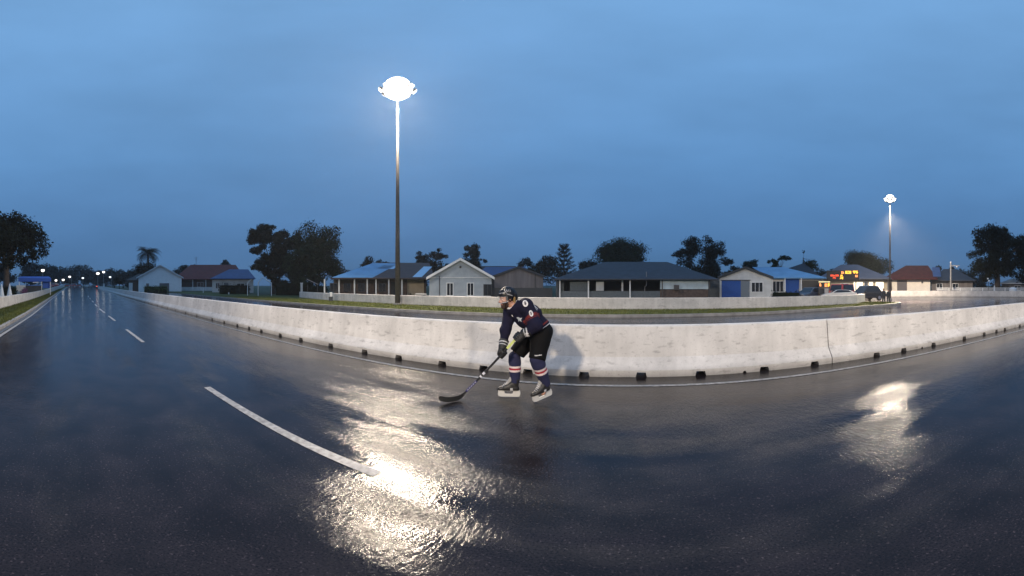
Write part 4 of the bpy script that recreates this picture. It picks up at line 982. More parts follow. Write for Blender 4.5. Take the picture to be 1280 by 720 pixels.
car('red van with a white bumper between the dark cars', 1052, 38.5, R(62), M['redpaint'], L=3.4, Hh=1.75, van=True)
car('white low car in front of the red van', 1048, 35.6, R(8), M['carwhite'], L=3.6, Hh=1.18)
# far left
Gc = 'cars at the far end of the road'
car('small red car with lit lamps at the end of the left verge wall', 67.5, 110, R(60), M['redpaint'], Gc, L=3.8, lit='tail')
for i, (q, D, yaw, lit, p) in enumerate(((84, 150, 90, 'tail', 'carblack'), (91, 152, 80, 'tail', 'redpaint'), (99, 154, 100, 'tail', 'carblack'), (110, 150, 260, 'head', 'carwhite'), (116.5, 152, 275, 'head', 'cargrey'))):
    car(['dark car with lit tail lights, leftmost at the road end', 'red car with lit tail lights at the road end', 'dark car with lit tail lights in the middle of the road end', 'white car with lit headlights at the road end', 'dark blue car with lit headlights near the barrier end'][i], q, D, R(yaw), M[p], Gc, lit=lit)
t = place('red_streak_bar', 'long low red bar added for the streak of tail light across the road end', 'barrier', 90, 140)  # red bar put in for the streak of tail light, in plain red colour
MB().box((0, 0, .5), (7.5, .3, .35)).build('beam', mat('streak_red', (.5, .06, .05), .5), t)
for x in (-3.3, -1.1, 1.1, 3.3): MB().box((x, 0, .2), (.3, .5, .45)).build('foot', M['white'], t)
t = place('bollard', 'dark square bollard at the very end of the long barrier', 'bollard', 121, 118)
MB().box((0, 0, .5), (.5, .5, 1.05)).build('post', M['black'], t, bevel=.04); MB().box((0, -.26, .8), (.4, .02, .2)).build('reflector', M['tail'], t)  # reflector holds no lamp; its red glow is put into the material
t = place('bollard', 'white bollard right of the lamps at the barrier end', 'bollard', 129.8, 120)
MB().box((0, 0, .9), (.55, .5, 1.9)).build('post', M['white'], t, bevel=.04); MB().box((0, -.26, 1.5), (.4, .02, .2)).build('reflector', M['steel'], t)
t = place('canopy', 'blue canopy on white posts behind the left verge wall', 'canopy', 43, 50)
u = W(50); X = lambda q: (q - 43) * u; Z = lambda y: hz(50, y) - t.location.z
MB().add([(X(23), 0, Z(352)), (X(64), 0, Z(352)), (X(64), 0, Z(348)), (X(23), 0, Z(347)), (X(23), 2.6, Z(352)), (X(64), 2.6, Z(352)), (X(62), 2.6, Z(345)), (X(26), 2.6, Z(345))],
         [(0, 1, 2, 3), (5, 4, 7, 6), (3, 2, 6, 7), (0, 3, 7, 4), (1, 5, 6, 2), (4, 5, 1, 0)]).build('canopy_cloth', M['bluecloth'], t)
posts(t, [X(24), X(52), X(63)], Z(352), .1, M['white'], .05)
MB().box((X(44.5), -.05, Z(353)), (.85, .04, .12)).build('name_board', M['white'], t)
MB().box((X(58.5), .5, Z(356)), (9.5 * u, .06, 1.0)).build('side_curtain', M['bluecloth'], t)
t = place('stall_counter', 'dark stall counter under the blue canopy', 'stall', 42, 49.5)
MB().box((0, 0, .75), (2.2, .6, 1.5)).build('counter', M['walldark'], t); MB().box((0, 0, 1.53), (2.3, .7, .06)).build('counter_top', M['bluecloth'], t)
t = place('white_board', 'white panel standing left of the stall counter', 'panel', 26, 49)
MB().box((0, 0, .8), (1.3, .06, 1.5)).build('sheet', M['wallw'], t); MB().box((0, .1, .4), (.1, .2, .8)).build('stay', M['steel'], t)
t = place('bush', 'purple flowering bush beside the stall counter', 'shrub', 29.5, 47.5)
V, F = leaf_cloud([(0, 0, .6), (.2, 0, .9)], [.5, .4], 700, .13, 71); np_mesh('foliage', V, F, mat('purple_flower', (.16, .05, .13), .8, noise=.5, nscale=5), t)
MB().tube([(0, 0, 0), (0, 0, .5)], .03, 5).build('stem', M['bark'], t)
def cone_tent(label, px, D):
    t = place('garden_parasol', label, 'parasol', px, D)
    MB().tube([(0, 0, .15), (0, 0, 1.75)], [.38, .05], 12).build('folded_cloth', M['white'], t); MB().tube([(0, 0, 0), (0, 0, 1.9)], .03, 6).build('pole', M['steel'], t)
cone_tent('folded white parasol at the left edge by the big tree trunk', 2, 38.5)
cone_tent('folded white parasol just right of the big tree trunk', 12, 38.5)
# bare objects by the yard wall
t = place('white_bucket', 'small white bucket at the left of the verandah', 'bucket', 413.5, 33)
MB().tube([(0, 0, .55), (0, 0, .95)], [.11, .15], 12).build('pail', M['white'], t); MB().box((0, 0, .27), (.4, .4, .54)).build('stand', M['walldark'], t)

# ================================================================== PEOPLE
# implicit surfaces: tapered capsules and ellipsoids blended smoothly, then meshed as one continuous surface
def s_cone(a, b, ra, rb):
    a = np.array(a, float); b = np.array(b, float); d = b - a; L2 = max(1e-9, d @ d)
    def f(P):
        t = np.clip(((P - a) @ d) / L2, 0, 1); return np.linalg.norm(P - a - t[:, None] * d, axis=1) - (ra + (rb - ra) * t)
    f.bb = (np.minimum(a - ra, b - rb), np.maximum(a + ra, b + rb)); return f
def s_chain(pts, rs): return [s_cone(pts[i], pts[i + 1], rs[i], rs[i + 1]) for i in range(len(pts) - 1)]
def s_ell(c, r, rot=None):
    c = np.array(c, float); r = np.array(r, float); Rm = np.eye(3) if rot is None else np.array(rot, float)
    def f(P):
        q = (P - c) @ Rm; k0 = np.linalg.norm(q / r, axis=1); k1 = np.linalg.norm(q / (r * r), axis=1) + 1e-9
        return k0 * (k0 - 1) / k1
    m = r.max(); f.bb = (c - m, c + m); return f
def s_union(fs, k=.03):
    def f(P):
        d = fs[0](P)
        for g in fs[1:]:
            e = g(P); h = np.maximum(k - np.abs(d - e), 0) / k; d = np.minimum(d, e) - h * h * k * .25
        return d
    f.bb = (np.min([g.bb[0] for g in fs], 0), np.max([g.bb[1] for g in fs], 0)); return f
def s_cut(f, fn):
    g = lambda P: np.maximum(f(P), fn(P)); g.bb = f.bb; return g
def s_plane(n, p):
    n = np.array(n, float); n /= np.linalg.norm(n); p = np.array(p, float); return lambda P: (P - p) @ n
def s_folds(f, amp, freq, seed=0):
    r = np.random.default_rng(seed); K = r.normal(0, 1, (7, 3)); K /= np.linalg.norm(K, axis=1)[:, None]; K *= freq * r.uniform(.6, 1.6, (7, 1)); ph = r.uniform(0, 6.28, 7)
    def g(P): return f(P) + amp * (np.sin(P @ K.T + ph + 1.2 * np.sin(P @ K[::-1].T * .6)).sum(1) / 3.0)
    g.bb = (f.bb[0] - amp, f.bb[1] + amp); return g
def implicit(name, f, h, mats, parent, colour=None, bb=None):
    lo, hi = (np.array(v, float) for v in (bb or f.bb)); lo = lo - 2 * h; hi = hi + 2 * h
    n = np.ceil((hi - lo) / h).astype(int) + 1
    ax = [lo[i] + h * np.arange(n[i]) for i in range(3)]
    G = np.stack(np.meshgrid(*ax, indexing='ij'), -1).reshape(-1, 3)
    F = np.concatenate([f(G[i:i + 200000]) for i in range(0, len(G), 200000)]).reshape(n)
    ins = F < 0
    c = [ins[i:n[0] - 1 + i, j:n[1] - 1 + j, k:n[2] - 1 + k] for i in (0, 1) for j in (0, 1) for k in (0, 1)]
    cnt = sum(x.astype(int) for x in c); act = (cnt > 0) & (cnt < 8); idx = -np.ones(act.shape, int); ij = np.argwhere(act); idx[act] = np.arange(len(ij))
    acc = np.zeros((len(ij), 3)); num = np.zeros(len(ij)); I, J, K = ij.T
    for axis in range(3):
        for u in (0, 1):
            for v in (0, 1):
                o0 = [0, 0, 0]; oth = [q for q in range(3) if q != axis]; o0[oth[0]] = u; o0[oth[1]] = v; o1 = list(o0); o1[axis] = 1
                a = F[I + o0[0], J + o0[1], K + o0[2]]; b = F[I + o1[0], J + o1[1], K + o1[2]]; x = (a < 0) != (b < 0)
                t = np.where(x, a / (a - b + 1e-12), 0); p = np.zeros((len(ij), 3)); p[:, oth[0]] = u; p[:, oth[1]] = v; p[:, axis] = t
                acc[x] += p[x]; num[x] += 1
    Vt = lo + h * (ij + acc / num[:, None]); faces = []
    for axis in range(3):
        sl0 = [slice(None)] * 3; sl1 = [slice(None)] * 3; sl0[axis] = slice(0, -1); sl1[axis] = slice(1, None)
        a = ins[tuple(sl0)]; b = ins[tuple(sl1)]; e = np.argwhere(a != b); oth = [q for q in range(3) if q != axis]
        e = e[(e[:, oth[0]] > 0) & (e[:, oth[1]] > 0) & (e[:, oth[0]] < n[oth[0]] - 1) & (e[:, oth[1]] < n[oth[1]] - 1)]
        def cell(du, dv):
            q = e.copy(); q[:, oth[0]] -= du; q[:, oth[1]] -= dv; return idx[q[:, 0], q[:, 1], q[:, 2]]
        q = np.stack([cell(1, 1), cell(0, 1), cell(0, 0), cell(1, 0)], 1); flip = a[e[:, 0], e[:, 1], e[:, 2]]
        if axis == 1: flip = ~flip
        q[~flip] = q[~flip][:, ::-1]; faces.append(q)
    faces = np.concatenate(faces); faces = faces[(faces >= 0).all(1)]
    mi = None
    if colour is not None: mi = colour(Vt[faces].mean(1))
    return np_mesh(name, Vt, faces, mats, parent, smooth=True, mi=mi)

SK = dict(
    skin=mat('skin', (.42, .22, .15), .5, noise=.12, nscale=20), hairm=mat('blond_hair', (.30, .19, .07), .6, noise=.4, nscale=60, streak=True),
    beard=mat('dark_beard', (.045, .025, .018), .85, noise=.5, nscale=90), navy=mat('navy_jersey', (.0065, .006, .022), .85, spec=.25, noise=.2, nscale=8, bump=.35, bscale=260),
    red=mat('red_stripe_cloth', (.13, .012, .012), .85), wht=mat('white_cloth', (.62, .60, .60), .7), pants=mat('black_nylon', (.0022, .0022, .0028), .8, spec=.2, bump=.3, bscale=180),
    sock=mat('navy_knit_sock', (.013, .015, .055), .85, bump=.4, bscale=300), socks_w=mat('sock_pink_white', (.62, .52, .51), .8), socks_r=mat('sock_red', (.30, .015, .03), .8),
    shell=mat('helmet_shell', (.006, .006, .007), .38, spec=.35), glove=mat('black_glove_leather', (.012, .012, .013), .5, bump=.4, bscale=120), glw=mat('glove_trim', (.45, .45, .46), .6),
    boot=mat('black_skate_boot', (.014, .013, .013), .45, bump=.2, bscale=90), tongue=mat('felt_tongue', (.30, .29, .28), .9), holder=mat('white_blade_holder', (.50, .49, .47), .4),
    blade=mat('skate_steel', (.7, .7, .7), .2, .9), stick=mat('carbon_stick', (.012, .012, .014), .35, coat=.4), stickw=mat('stick_white_graphic', (.65, .65, .7), .4), stickb=mat('stick_blue_graphic', (.015, .015, .10), .4),
    sticky=mat('stick_yellow_green', (.55, .62, .20), .5), tape=mat('black_blade_tape', (.010, .010, .010), .8, bump=.4, bscale=200), eye=mat('eye_white', (.6, .6, .58), .3), iris=mat('iris', (.05, .03, .02), .2), lips=mat('lips', (.30, .11, .09), .5),
    visor=mat('clear_visor', (.9, .95, 1.0), .05, alpha=.09), visrim=mat('visor_edge', (.55, .62, .68), .2, alpha=.85))
px0, D0 = 660, 4.7
wx, wy = pol(px0, D0)
me_ = thing('person', 'hockey player in navy jersey, black helmet and skates, bending over a stick', 'person', (wx, wy, 0), -az(px0))
N_SH, N_EL, N_WR = (-.03, -.16, 1.33), (.105, -.26, 1.085), (-.03, -.235, .985)
F_SH, F_EL, F_WR = (-.255, .09, 1.235), (-.305, -.02, .985), (-.335, -.135, .79)
N_HIP, N_KN, N_AN = (.19, -.10, .97), (.115, -.20, .62), (.245, -.085, .225)
F_HIP, F_KN, F_AN = (.07, .09, .97), (-.185, .06, .60), (-.178, .05, .22)
NECK, CHEST, BELLY, PELV = (-.185, -.03, 1.315), (-.10, -.03, 1.20), (.04, -.02, 1.08), (.14, -.01, .98)
# head frame
fw = Vector((-.93, -.33, -.16)).normalized(); lf = Vector((0, 0, 1)).cross(fw).normalized(); upv = fw.cross(lf).normalized()
HC = Vector((-.285, -.055, 1.425)); RH = np.array([list(fw), list(lf), list(upv)]).T      # columns = axes
def hd(x, y, z): return tuple(HC + fw * x + lf * y + upv * z)
def hell(x, y, z, r): return s_ell(hd(x, y, z), r, RH)
head_prims = [hell(-.012, 0, .035, (.100, .077, .098)), hell(.030, 0, -.055, (.060, .056, .070)), hell(.055, 0, -.098, (.030, .030, .024)),
              s_cone(hd(.088, 0, .006), hd(.113, 0, -.028), .010, .014), hell(.098, .010, -.034, (.011, .009, .008)), hell(.098, -.010, -.034, (.011, .009, .008)),
              hell(.080, .030, .022, (.016, .026, .009)), hell(.080, -.030, .022, (.016, .026, .009)), hell(.062, .040, -.022, (.022, .020, .020)), hell(.062, -.040, -.022, (.022, .020, .020)),
              hell(.084, 0, -.060, (.012, .023, .006)), hell(.083, 0, -.072, (.012, .020, .007))]
head = s_union(head_prims, .018)
ears = s_union([hell(-.008, .078, -.008, (.020, .009, .030)), hell(-.008, -.078, -.008, (.020, .009, .030))], .005)
body = s_union([head, s_cone(hd(-.03, 0, -.06), NECK, .055, .062), s_cone(NECK, CHEST, .065, .075), s_cone(CHEST, (.04, -.02, 1.12), .075, .085), s_cone((.04, -.02, 1.12), PELV, .085, .10),
                s_cone(N_SH, CHEST, .055, .06), s_cone(F_SH, CHEST, .055, .06)] + s_chain([N_SH, N_EL, N_WR], [.055, .043, .03]) + s_chain([F_SH, F_EL, F_WR], [.055, .043, .03]) +
               s_chain([N_HIP, N_KN, N_AN], [.085, .056, .036]) + s_chain([F_HIP, F_KN, F_AN], [.085, .056, .036]) +
               [s_cone(N_AN, (.20, -.13, .12), .036, .03), s_cone(F_AN, (-.25, .045, .12), .036, .03), ears], .03)
def face_col(c):
    q = (c - np.array(HC)) @ RH
    m = np.zeros(len(c), int); m[(q[:, 0] > .078) & (np.abs(q[:, 1]) < .024) & (q[:, 2] < -.053) & (q[:, 2] > -.079)] = 1
    return m
implicit('body', body, .0085, [SK['skin'], SK['lips']], me_, face_col)
for sg in (-1, 1):
    e_ = MB().ball(hd(.0745, sg * .031, .004), .0115, 12, 8).build('eye', SK['eye'], me_, smooth=True)
    MB().ball(hd(.0833, sg * .031, .002), .0048, 8, 6).build('iris', SK['iris'], e_, smooth=True)
# beard: a shell over jaw and chin, open round the mouth
bd = s_union([hell(.030, 0, -.060, (.064, .061, .072)), hell(.058, 0, -.104, (.040, .032, .034))], .02)
def bcut(P):
    q = (P - np.array(HC)) @ RH
    lim = np.where(q[:, 0] > .055, q[:, 2] + .046, q[:, 2] + .010 + .0 * q[:, 0]); mouth = .020 - np.sqrt(((q[:, 1]) / 1.1) ** 2 + ((q[:, 2] + .066) / .5) ** 2)
    return np.maximum(lim, np.where(q[:, 0] > .06, mouth, -1))
implicit('beard', s_folds(s_cut(bd, bcut), .0030, 120, 2), .005, SK['beard'], me_)
# hair at the nape
implicit('hair', s_folds(s_union([s_cone(hd(-.085, 0, .0), hd(-.115, -.02, -.085), .050, .030), s_cone(hd(-.07, .045, .0), hd(-.09, .04, -.07), .035, .02), s_cone(hd(-.07, -.045, .0), hd(-.095, -.045, -.075), .035, .02)], .02), .003, 130, 3), .007, SK['hairm'], me_)
# helmet
hs = s_union([hell(-.014, 0, .046, (.124, .100, .116)), s_cone(hd(-.10, 0, .02), hd(-.11, 0, -.01), .05, .045)], .03)
def hcut(P):
    q = (P - np.array(HC)) @ RH
    low = np.where(q[:, 0] > .035, .036 - q[:, 2], np.where(q[:, 0] > -.045, -.012 - q[:, 2], -.042 - q[:, 2]))
    inner = .092 - np.linalg.norm((q - np.array((-.014, 0, .036))) / np.array((1.12, .88, 1.04)), axis=1)
    return np.maximum(low, inner)
def helm_groove(f):
    def g(P):
        q = (P - np.array(HC)) @ RH
        gr = .006 * np.exp(-((np.abs(q[:, 1]) - .045) / .006) ** 2) + .005 * np.exp(-((q[:, 0] + .02 + .4 * (q[:, 2] - .1)) / .005) ** 2)
        vents = .012 * (np.exp(-((np.abs(q[:, 1]) - .025) / .008) ** 2 - ((q[:, 0] - .035) / .022) ** 2) + np.exp(-((np.abs(q[:, 1]) - .025) / .008) ** 2 - ((q[:, 0] + .06) / .02) ** 2) + np.exp(-((q[:, 2] - .085) / .007) ** 2 - ((q[:, 0] + .01) / .02) ** 2))
        return f(P) + gr + vents
    g.bb = f.bb; return g
def helm_col(c):
    q = (c - np.array(HC)) @ RH; m = np.zeros(len(c), int)
    a = np.arctan2(q[:, 2] - .04, q[:, 0])
    m[(q[:, 2] > .090) & (q[:, 2] < .125 + .2 * q[:, 0]) & (q[:, 0] > -.045) & (q[:, 0] < .04) & (np.abs(q[:, 1]) > .045) & (np.sin(a * 18) > -.3)] = 1
    m[(np.abs(q[:, 2] - (.088 - .35 * q[:, 0] * 0)) < .006) & (q[:, 0] > .04) & (q[:, 0] < .1)] = 1
    m[(np.abs(q[:, 2] - (.060 + .5 * q[:, 0])) < .007) & (q[:, 0] > -.06) & (q[:, 0] < .02) & (np.abs(q[:, 1]) > .04)] = 1
    return m
hm = implicit('helmet', s_cut(helm_groove(hs), hcut), .006, [SK['shell'], mat('helmet_silver_mark', (.22, .22, .23), .4)], me_, helm_col)
for sg in (-1, 1):
    MB().tube([hd(.02, sg * .094, .02), hd(.005, sg * .097, -.012), hd(-.015, sg * .097, -.040), hd(-.035, sg * .092, -.02), hd(-.03, sg * .094, .01)], .008, 6).build('ear_guard', SK['shell'], hm, smooth=True)
    MB().tube([hd(.02, sg * .09, .0), hd(.045, sg * .070, -.06), hd(.055, sg * .04, -.118), hd(.058, 0, -.128)], .0055, 6).build('chin_strap', SK['shell'], hm, smooth=True)
# curved clear visor hinged at the brow, edge rim visible
vv = []; nn_ = 18
for k in range(nn_ + 1):
    a = R(-78 + 156 * k / nn_)
    for z, rx in ((.045, .128), (-.022, .140), (-.056 + .02 * abs(math.sin(a)), .140)):
        vv.append(hd(-.012 + rx * math.cos(a), .104 * math.sin(a) * 1.03, z))
Fv = [(k * 3 + j, k * 3 + j + 1, (k + 1) * 3 + j + 1, (k + 1) * 3 + j) for k in range(nn_) for j in range(2)]
vis = np_mesh('visor', vv, Fv, SK['visor'], hm, smooth=True)
MB().tube([vv[k * 3 + 2] for k in range(nn_ + 1)], .0028, 5).build('visor_rim', SK['visrim'], vis)
# jersey
HEMN = np.array((.507, 0, -.862)); HEMC = -.775
arms_f = s_union(s_chain([N_SH, N_EL, (-.005, -.240, .985)], [.100, .080, .058]) + s_chain([F_SH, F_EL, (-.325, -.095, .835)], [.090, .070, .054]), .04)
tors = s_union([s_cone((-.165, -.03, 1.285), (-.02, -.02, 1.18), .112, .148), s_cone((-.02, -.02, 1.18), (.155, -.01, 1.02), .148, .160), s_cone(N_SH, F_SH, .098, .090), s_cone((.02, -.08, 1.22), (.13, -.08, 1.03), .10, .11), s_cone((.05, .08, 1.2), (.12, .07, 1.03), .1, .11), s_ell((.02, -.03, 1.25), (.16, .14, .08))], .06)
tors_c = s_cut(tors, lambda P: P @ HEMN - HEMC)
jer = s_union([tors_c, arms_f], .035)
neckhole = s_plane(-np.array((-.42, -.10, 1.0)), (-.20, -.04, 1.372))
def jcut(P):
    d = (P - np.array((-.215, -.045, 1.34))); ax = np.array((-.42, -.12, .9)); ax /= np.linalg.norm(ax); r = np.linalg.norm(d - (d @ ax)[:, None] * ax, axis=1)
    return np.where((d @ ax) > -.03, .072 - r, -1.0)
jer = s_cut(jer, jcut)
AXN = [(np.array(N_SH), np.array(N_EL), np.array((-.005, -.240, .985))), (np.array(F_SH), np.array(F_EL), np.array((-.325, -.095, .835)))]
def seg_t(c, a, b): d = b - a; return np.clip((c - a) @ d / (d @ d), 0, 1), np.linalg.norm(c - a - np.clip((c - a) @ d / (d @ d), 0, 1)[:, None] * d, axis=1)
def jer_col(c):
    m = np.zeros(len(c), int)
    for i_, (a, b, e) in enumerate(AXN):
        t, r = seg_t(c, a, b); near = (r < .14) & (c @ HEMN < HEMC - .035)
        if i_ == 0: m[near & (t > .50) & (t < .64)] = 1; m[near & (t > .67) & (t < .70)] = 1
        t2, r2 = seg_t(c, b, e); onf = (r2 < .105) & (t2 > 0) & (t2 <= 1)
        m[onf & (t2 > .88)] = 2
    hv = c @ HEMN - HEMC; body_ = arms_f(c) > .012
    m[body_ & (hv > -.022)] = 2; m[body_ & (hv > -.070) & (hv < -.048)] = 1
    d = (c - np.array((-.215, -.045, 1.34))); ax = np.array((-.42, -.12, .9)); ax /= np.linalg.norm(ax); r = np.linalg.norm(d - (d @ ax)[:, None] * ax, axis=1)
    m[(r < .088) & ((d @ ax) > -.06) & ((d @ ax) < .09)] = 2
    return m
jerF = s_folds(s_folds(jer, .0050, 24, 4), .0026, 62, 9)
jo = implicit('jersey', jerF, .0062, [SK['navy'], SK['red'], SK['wht']], me_, jer_col)
# emblems, sewn on the cloth: flat shapes projected on to it
def decal(name, c, n, up_, pts_list, m, off=.004, f=jerF, parent=jo, res=1):
    c = np.array(c, float); n = np.array(n, float); n /= np.linalg.norm(n); u_ = np.array(up_, float); u_ -= (u_ @ n) * n; u_ /= np.linalg.norm(u_); r_ = np.cross(u_, n)
    V = []; Fc = []
    for poly in pts_list:
        ctr = np.mean(poly, 0); rings = [np.array([ctr])]; k0 = len(V); P2 = []
        dense = []
        for i in range(len(poly)):
            a, b = np.array(poly[i]), np.array(poly[(i + 1) % len(poly)]); dense += [a + (b - a) * j / 3 for j in range(3)]
        M_ = len(dense); P2.append(ctr)
        for s_ in (.34, .67, 1.0): P2 += [ctr + (d - ctr) * s_ for d in dense]
        P3 = np.array([c + r_ * p[0] + u_ * p[1] + n * .16 for p in P2])
        for _ in range(60): P3 = P3 - n[None, :] * np.clip(f(P3) * .8, -.02, .03)[:, None]
        P3 = P3 + n[None, :] * off; V += [tuple(p) for p in P3]
        for j in range(M_): Fc.append((k0, k0 + 1 + j, k0 + 1 + (j + 1) % M_))
        for s_ in range(2):
            for j in range(M_):
                a = k0 + 1 + s_ * M_ + j; b = k0 + 1 + s_ * M_ + (j + 1) % M_; Fc.append((a, a + M_, b + M_)); Fc.append((a, b + M_, b))
    return np_mesh(name, V, Fc, m, parent)
def disc(r, n=12, sx=1, sy=1, x=0, y=0): return [(x + r * sx * math.cos(2 * math.pi * k / n), y + r * sy * math.sin(2 * math.pi * k / n)) for k in range(n)]
def rect(x0, y0, x1, y1): return [(x0, y0), (x1, y0), (x1, y1), (x0, y1)]
u_sh = (-.25, 0, 1)
decal('shoulder_badge', (-.035, -.25, 1.365), (-.05, -.85, .52), u_sh, [disc(.042, 14, .85, 1.1)], SK['wht'])
decal('badge_figure', (-.035, -.25, 1.365), (-.05, -.85, .52), u_sh, [rect(-.020, -.012, .014, -.004), rect(-.016, .008, .018, .016), rect(-.004, -.028, .006, .026)], SK['navy'], .0065)
decal('sleeve_badge', (.04, -.30, 1.245), (.05, -.95, .25), u_sh, [disc(.036, 14, .75, 1.15)], SK['wht'])
decal('badge_figure', (.04, -.30, 1.245), (.05, -.95, .25), u_sh, [rect(-.014, -.010, .012, -.003), rect(-.004, -.026, .003, .022), rect(-.012, .012, .014, .018)], SK['navy'], .0065)
decal('back_number', (.105, -.15, 1.33), (.45, -.55, .75), (-.8, 0, .6), [rect(-.030, -.045, -.010, .045), rect(.008, -.045, .024, .045), rect(-.012, -.006, .010, .010)], SK['wht'])
decal('chest_emblem', (-.165, -.21, 1.145), (-.62, -.80, -.05), (0.1, 0, 1), [[(-.045, .02), (-.015, .034), (.020, .022), (.045, .030), (.030, .002), (.040, -.026), (.008, -.012), (-.012, -.034), (-.020, -.006)]], mat('silver_emblem', (.42, .45, .48), .5))
decal('collar_patch', (-.265, -.14, 1.195), (-.75, -.66, .0), (0.1, 0, 1), [rect(-.010, -.014, .010, .012)], SK['wht'])
# pants
def leg_cut(a, b, t): a = np.array(a); b = np.array(b); n = (b - a) / np.linalg.norm(b - a); p = a + (b - a) * t; return lambda P: (P - p) @ n
pn = s_cut(s_union(s_chain([N_HIP, N_KN], [.142, .110]), .03), leg_cut(N_HIP, N_KN, 1.0)); pf = s_cut(s_union(s_chain([F_HIP, F_KN], [.140, .108]), .03), leg_cut(F_HIP, F_KN, .86))
pants = s_union([pn, pf, s_cut(s_union([s_cone((.11, -.01, 1.03), (.14, -.01, .96), .150, .165), s_ell((.20, -.02, .985), (.125, .17, .125))], .05), s_plane((-.507, 0, .862), (.10, 0, 1.05)))], .04)
pants = s_cut(pants, lambda P: (HEMC - .012) - P @ HEMN)
po = implicit('shorts', s_folds(pants, .0045, 22, 6), .008, SK['pants'], me_)
decal('leg_lettering', (.135, -.36, .70), (.05, -1, .1), (-.10, 0, 1), [rect(-.045 + i * .0135, -.006 - .002 * (i % 3 == 1), -.045 + i * .0135 + .009, .006 + .003 * (i % 4 == 0)) for i in range(7)], SK['wht'], .004, pants, po)
# socks with three bands
def sock(a, b, r0, rm, r1, t0):
    A = np.array(a); B = np.array(b); c1 = A + (B - A) * .18; c2 = A + (B - A) * .5
    f = s_union(s_chain([a, tuple(c1), tuple(c2), b], [r0, r0 * .98, rm, r1]), .02)
    d = (B - A) / np.linalg.norm(B - A); L_ = np.linalg.norm(B - A)
    f = s_cut(f, lambda P: (P - B) @ d - .0)
    def col(c):
        t = (c - A) @ d / L_; m = np.zeros(len(c), int)
        m[(t > t0) & (t < t0 + .075)] = 1; m[(t >= t0 + .075) & (t < t0 + .145)] = 2; m[(t >= t0 + .145) & (t < t0 + .22)] = 1; return m
    return implicit('sock', s_folds(f, .0022, 40, 8), .007, [SK['sock'], SK['socks_w'], SK['socks_r']], me_, col)
sock(N_KN, N_AN, .094, .082, .060, .28); sock(F_KN, F_AN, .084, .080, .060, .33)
# skates (x forward in their own frame, sole at z=.105 above the road)
def skate(pos, yaw, pitch, ankle_local=None):
    mats_ = [SK['boot'], SK['glw']]
    rt = bpy.data.objects.new('skate', None)
    f = s_union([s_cone((-.06, 0, .15), (-.075, 0, .275), .047, .055), s_cone((-.085, 0, .135), (.02, 0, .135), .040, .040), s_cone((.0, 0, .145), (.145, 0, .128), .046, .032), s_cone((-.02, 0, .20), (.06, 0, .155), .045, .040)], .03)
    f = s_cut(s_cut(f, lambda P: .103 - P[:, 2]), lambda P: P[:, 2] - .285)
    def col(c):
        m = np.zeros(len(c), int); m[(c[:, 2] < .112)] = 1; m[(np.abs(c[:, 0] + .02) < .02) & (c[:, 2] < .15) & (np.abs(c[:, 1]) > .02)] = 1; return m
    b = implicit('skate', f, .006, mats_, me_, col); b.location = pos; b.rotation_euler = (0, pitch, yaw)
    implicit('tongue', s_union([s_cone((-.025, 0, .292), (.040, 0, .205), .034, .024), s_cone((.040, 0, .205), (.085, 0, .168), .022, .016)], .02), .006, SK['tongue'], b)
    lc = MB()
    for k in range(6):
        x, z = .010 + .018 * k, .262 - .0185 * k; lc.tube([(x, -.030, z - .012), (x + .014, 0, z + .010), (x, .030, z - .012)], .0035, 5)
    lc.build('laces', SK['wht'], b)
    MB().tube([(.165, 0, .125), (.170, 0, .112)], [.024, .02], 10).build('toe_cap', SK['boot'], b)
    prof = [(-.135, .103), (-.140, .060), (-.130, .020), (-.110, .012), (.125, .012), (.160, .022), (.172, .050), (.165, .103), (.085, .103), (.070, .052), (-.030, .052), (-.045, .103)]
    MB().prism([(p[0], p[1]) for p in prof], -.013, .013).build('blade_holder', SK['holder'], b, bevel=.003)
    MB().prism([(-.125, .013), (-.120, .003), (-.09, .0), (.12, .0), (.150, .006), (.160, .016), (.150, .016)], -.0025, .0025).build('blade', SK['blade'], b)
    return b
skate((-.245, .045, 0.0), R(180), 0)
# near skate: toe on the ground, heel lifted, toe turned towards the camera
skate((.215, -.105, .028), math.atan2(-.50, -.86), R(13))
# gloves: palm, four fingers and a thumb closed round the shaft
SA, SB = Vector((-.085, -.225, .985)), Vector((-.895, -.126, .050)); SD = (SB - SA).normalized()
def glove(gp, wrist, cuff_from):
    g = Vector(gp); w = Vector(wrist); n = (w - g); n -= n.dot(SD) * SD; n.normalize(); b = SD.cross(n).normalized(); P = []
    pal = g + n * .045
    P.append(s_cone(tuple(pal - SD * .035 + b * .012), tuple(pal + SD * .035 + b * .012), .036, .034)); P.append(s_cone(tuple(pal), tuple(w), .040, .050)); P.append(s_cone(tuple(w), tuple(Vector(cuff_from)), .056, .070))
    fing = []
    for k, L_ in enumerate((.92, 1.0, .96, .82)):
        c = g + SD * (-.042 + .028 * k)
        pts = [c + n * .038 + b * .030, c + n * .008 + b * .046 * L_, c - n * .034 * L_ + b * .020, c - n * .032 * L_ - b * .014]
        fing.append(s_union(s_chain([tuple(p) for p in pts], [.0165, .0155, .0145, .013]), .008))
    c = g - SD * .050; th = s_union(s_chain([tuple(c + n * .040 - b * .010), tuple(c + n * .012 - b * .042 + SD * .012), tuple(c - n * .026 - b * .028 + SD * .022)], [.018, .017, .014]), .01)
    f = s_union([s_union(P, .02)] + fing + [th], .006)
    ax = (Vector(cuff_from) - w).normalized()
    def col(cc):
        q = (cc - np.array(w)) @ np.array(ax); m = np.zeros(len(cc), int); m[(q > .035) & (q < .05)] = 1; m[(q > .0) & (q < .010)] = 1; return m
    f2 = s_cut(f, lambda Pp: (Pp - np.array(cuff_from)) @ np.array(ax))
    return implicit('glove', f2, .0058, [SK['glove'], SK['glw']], me_, col)
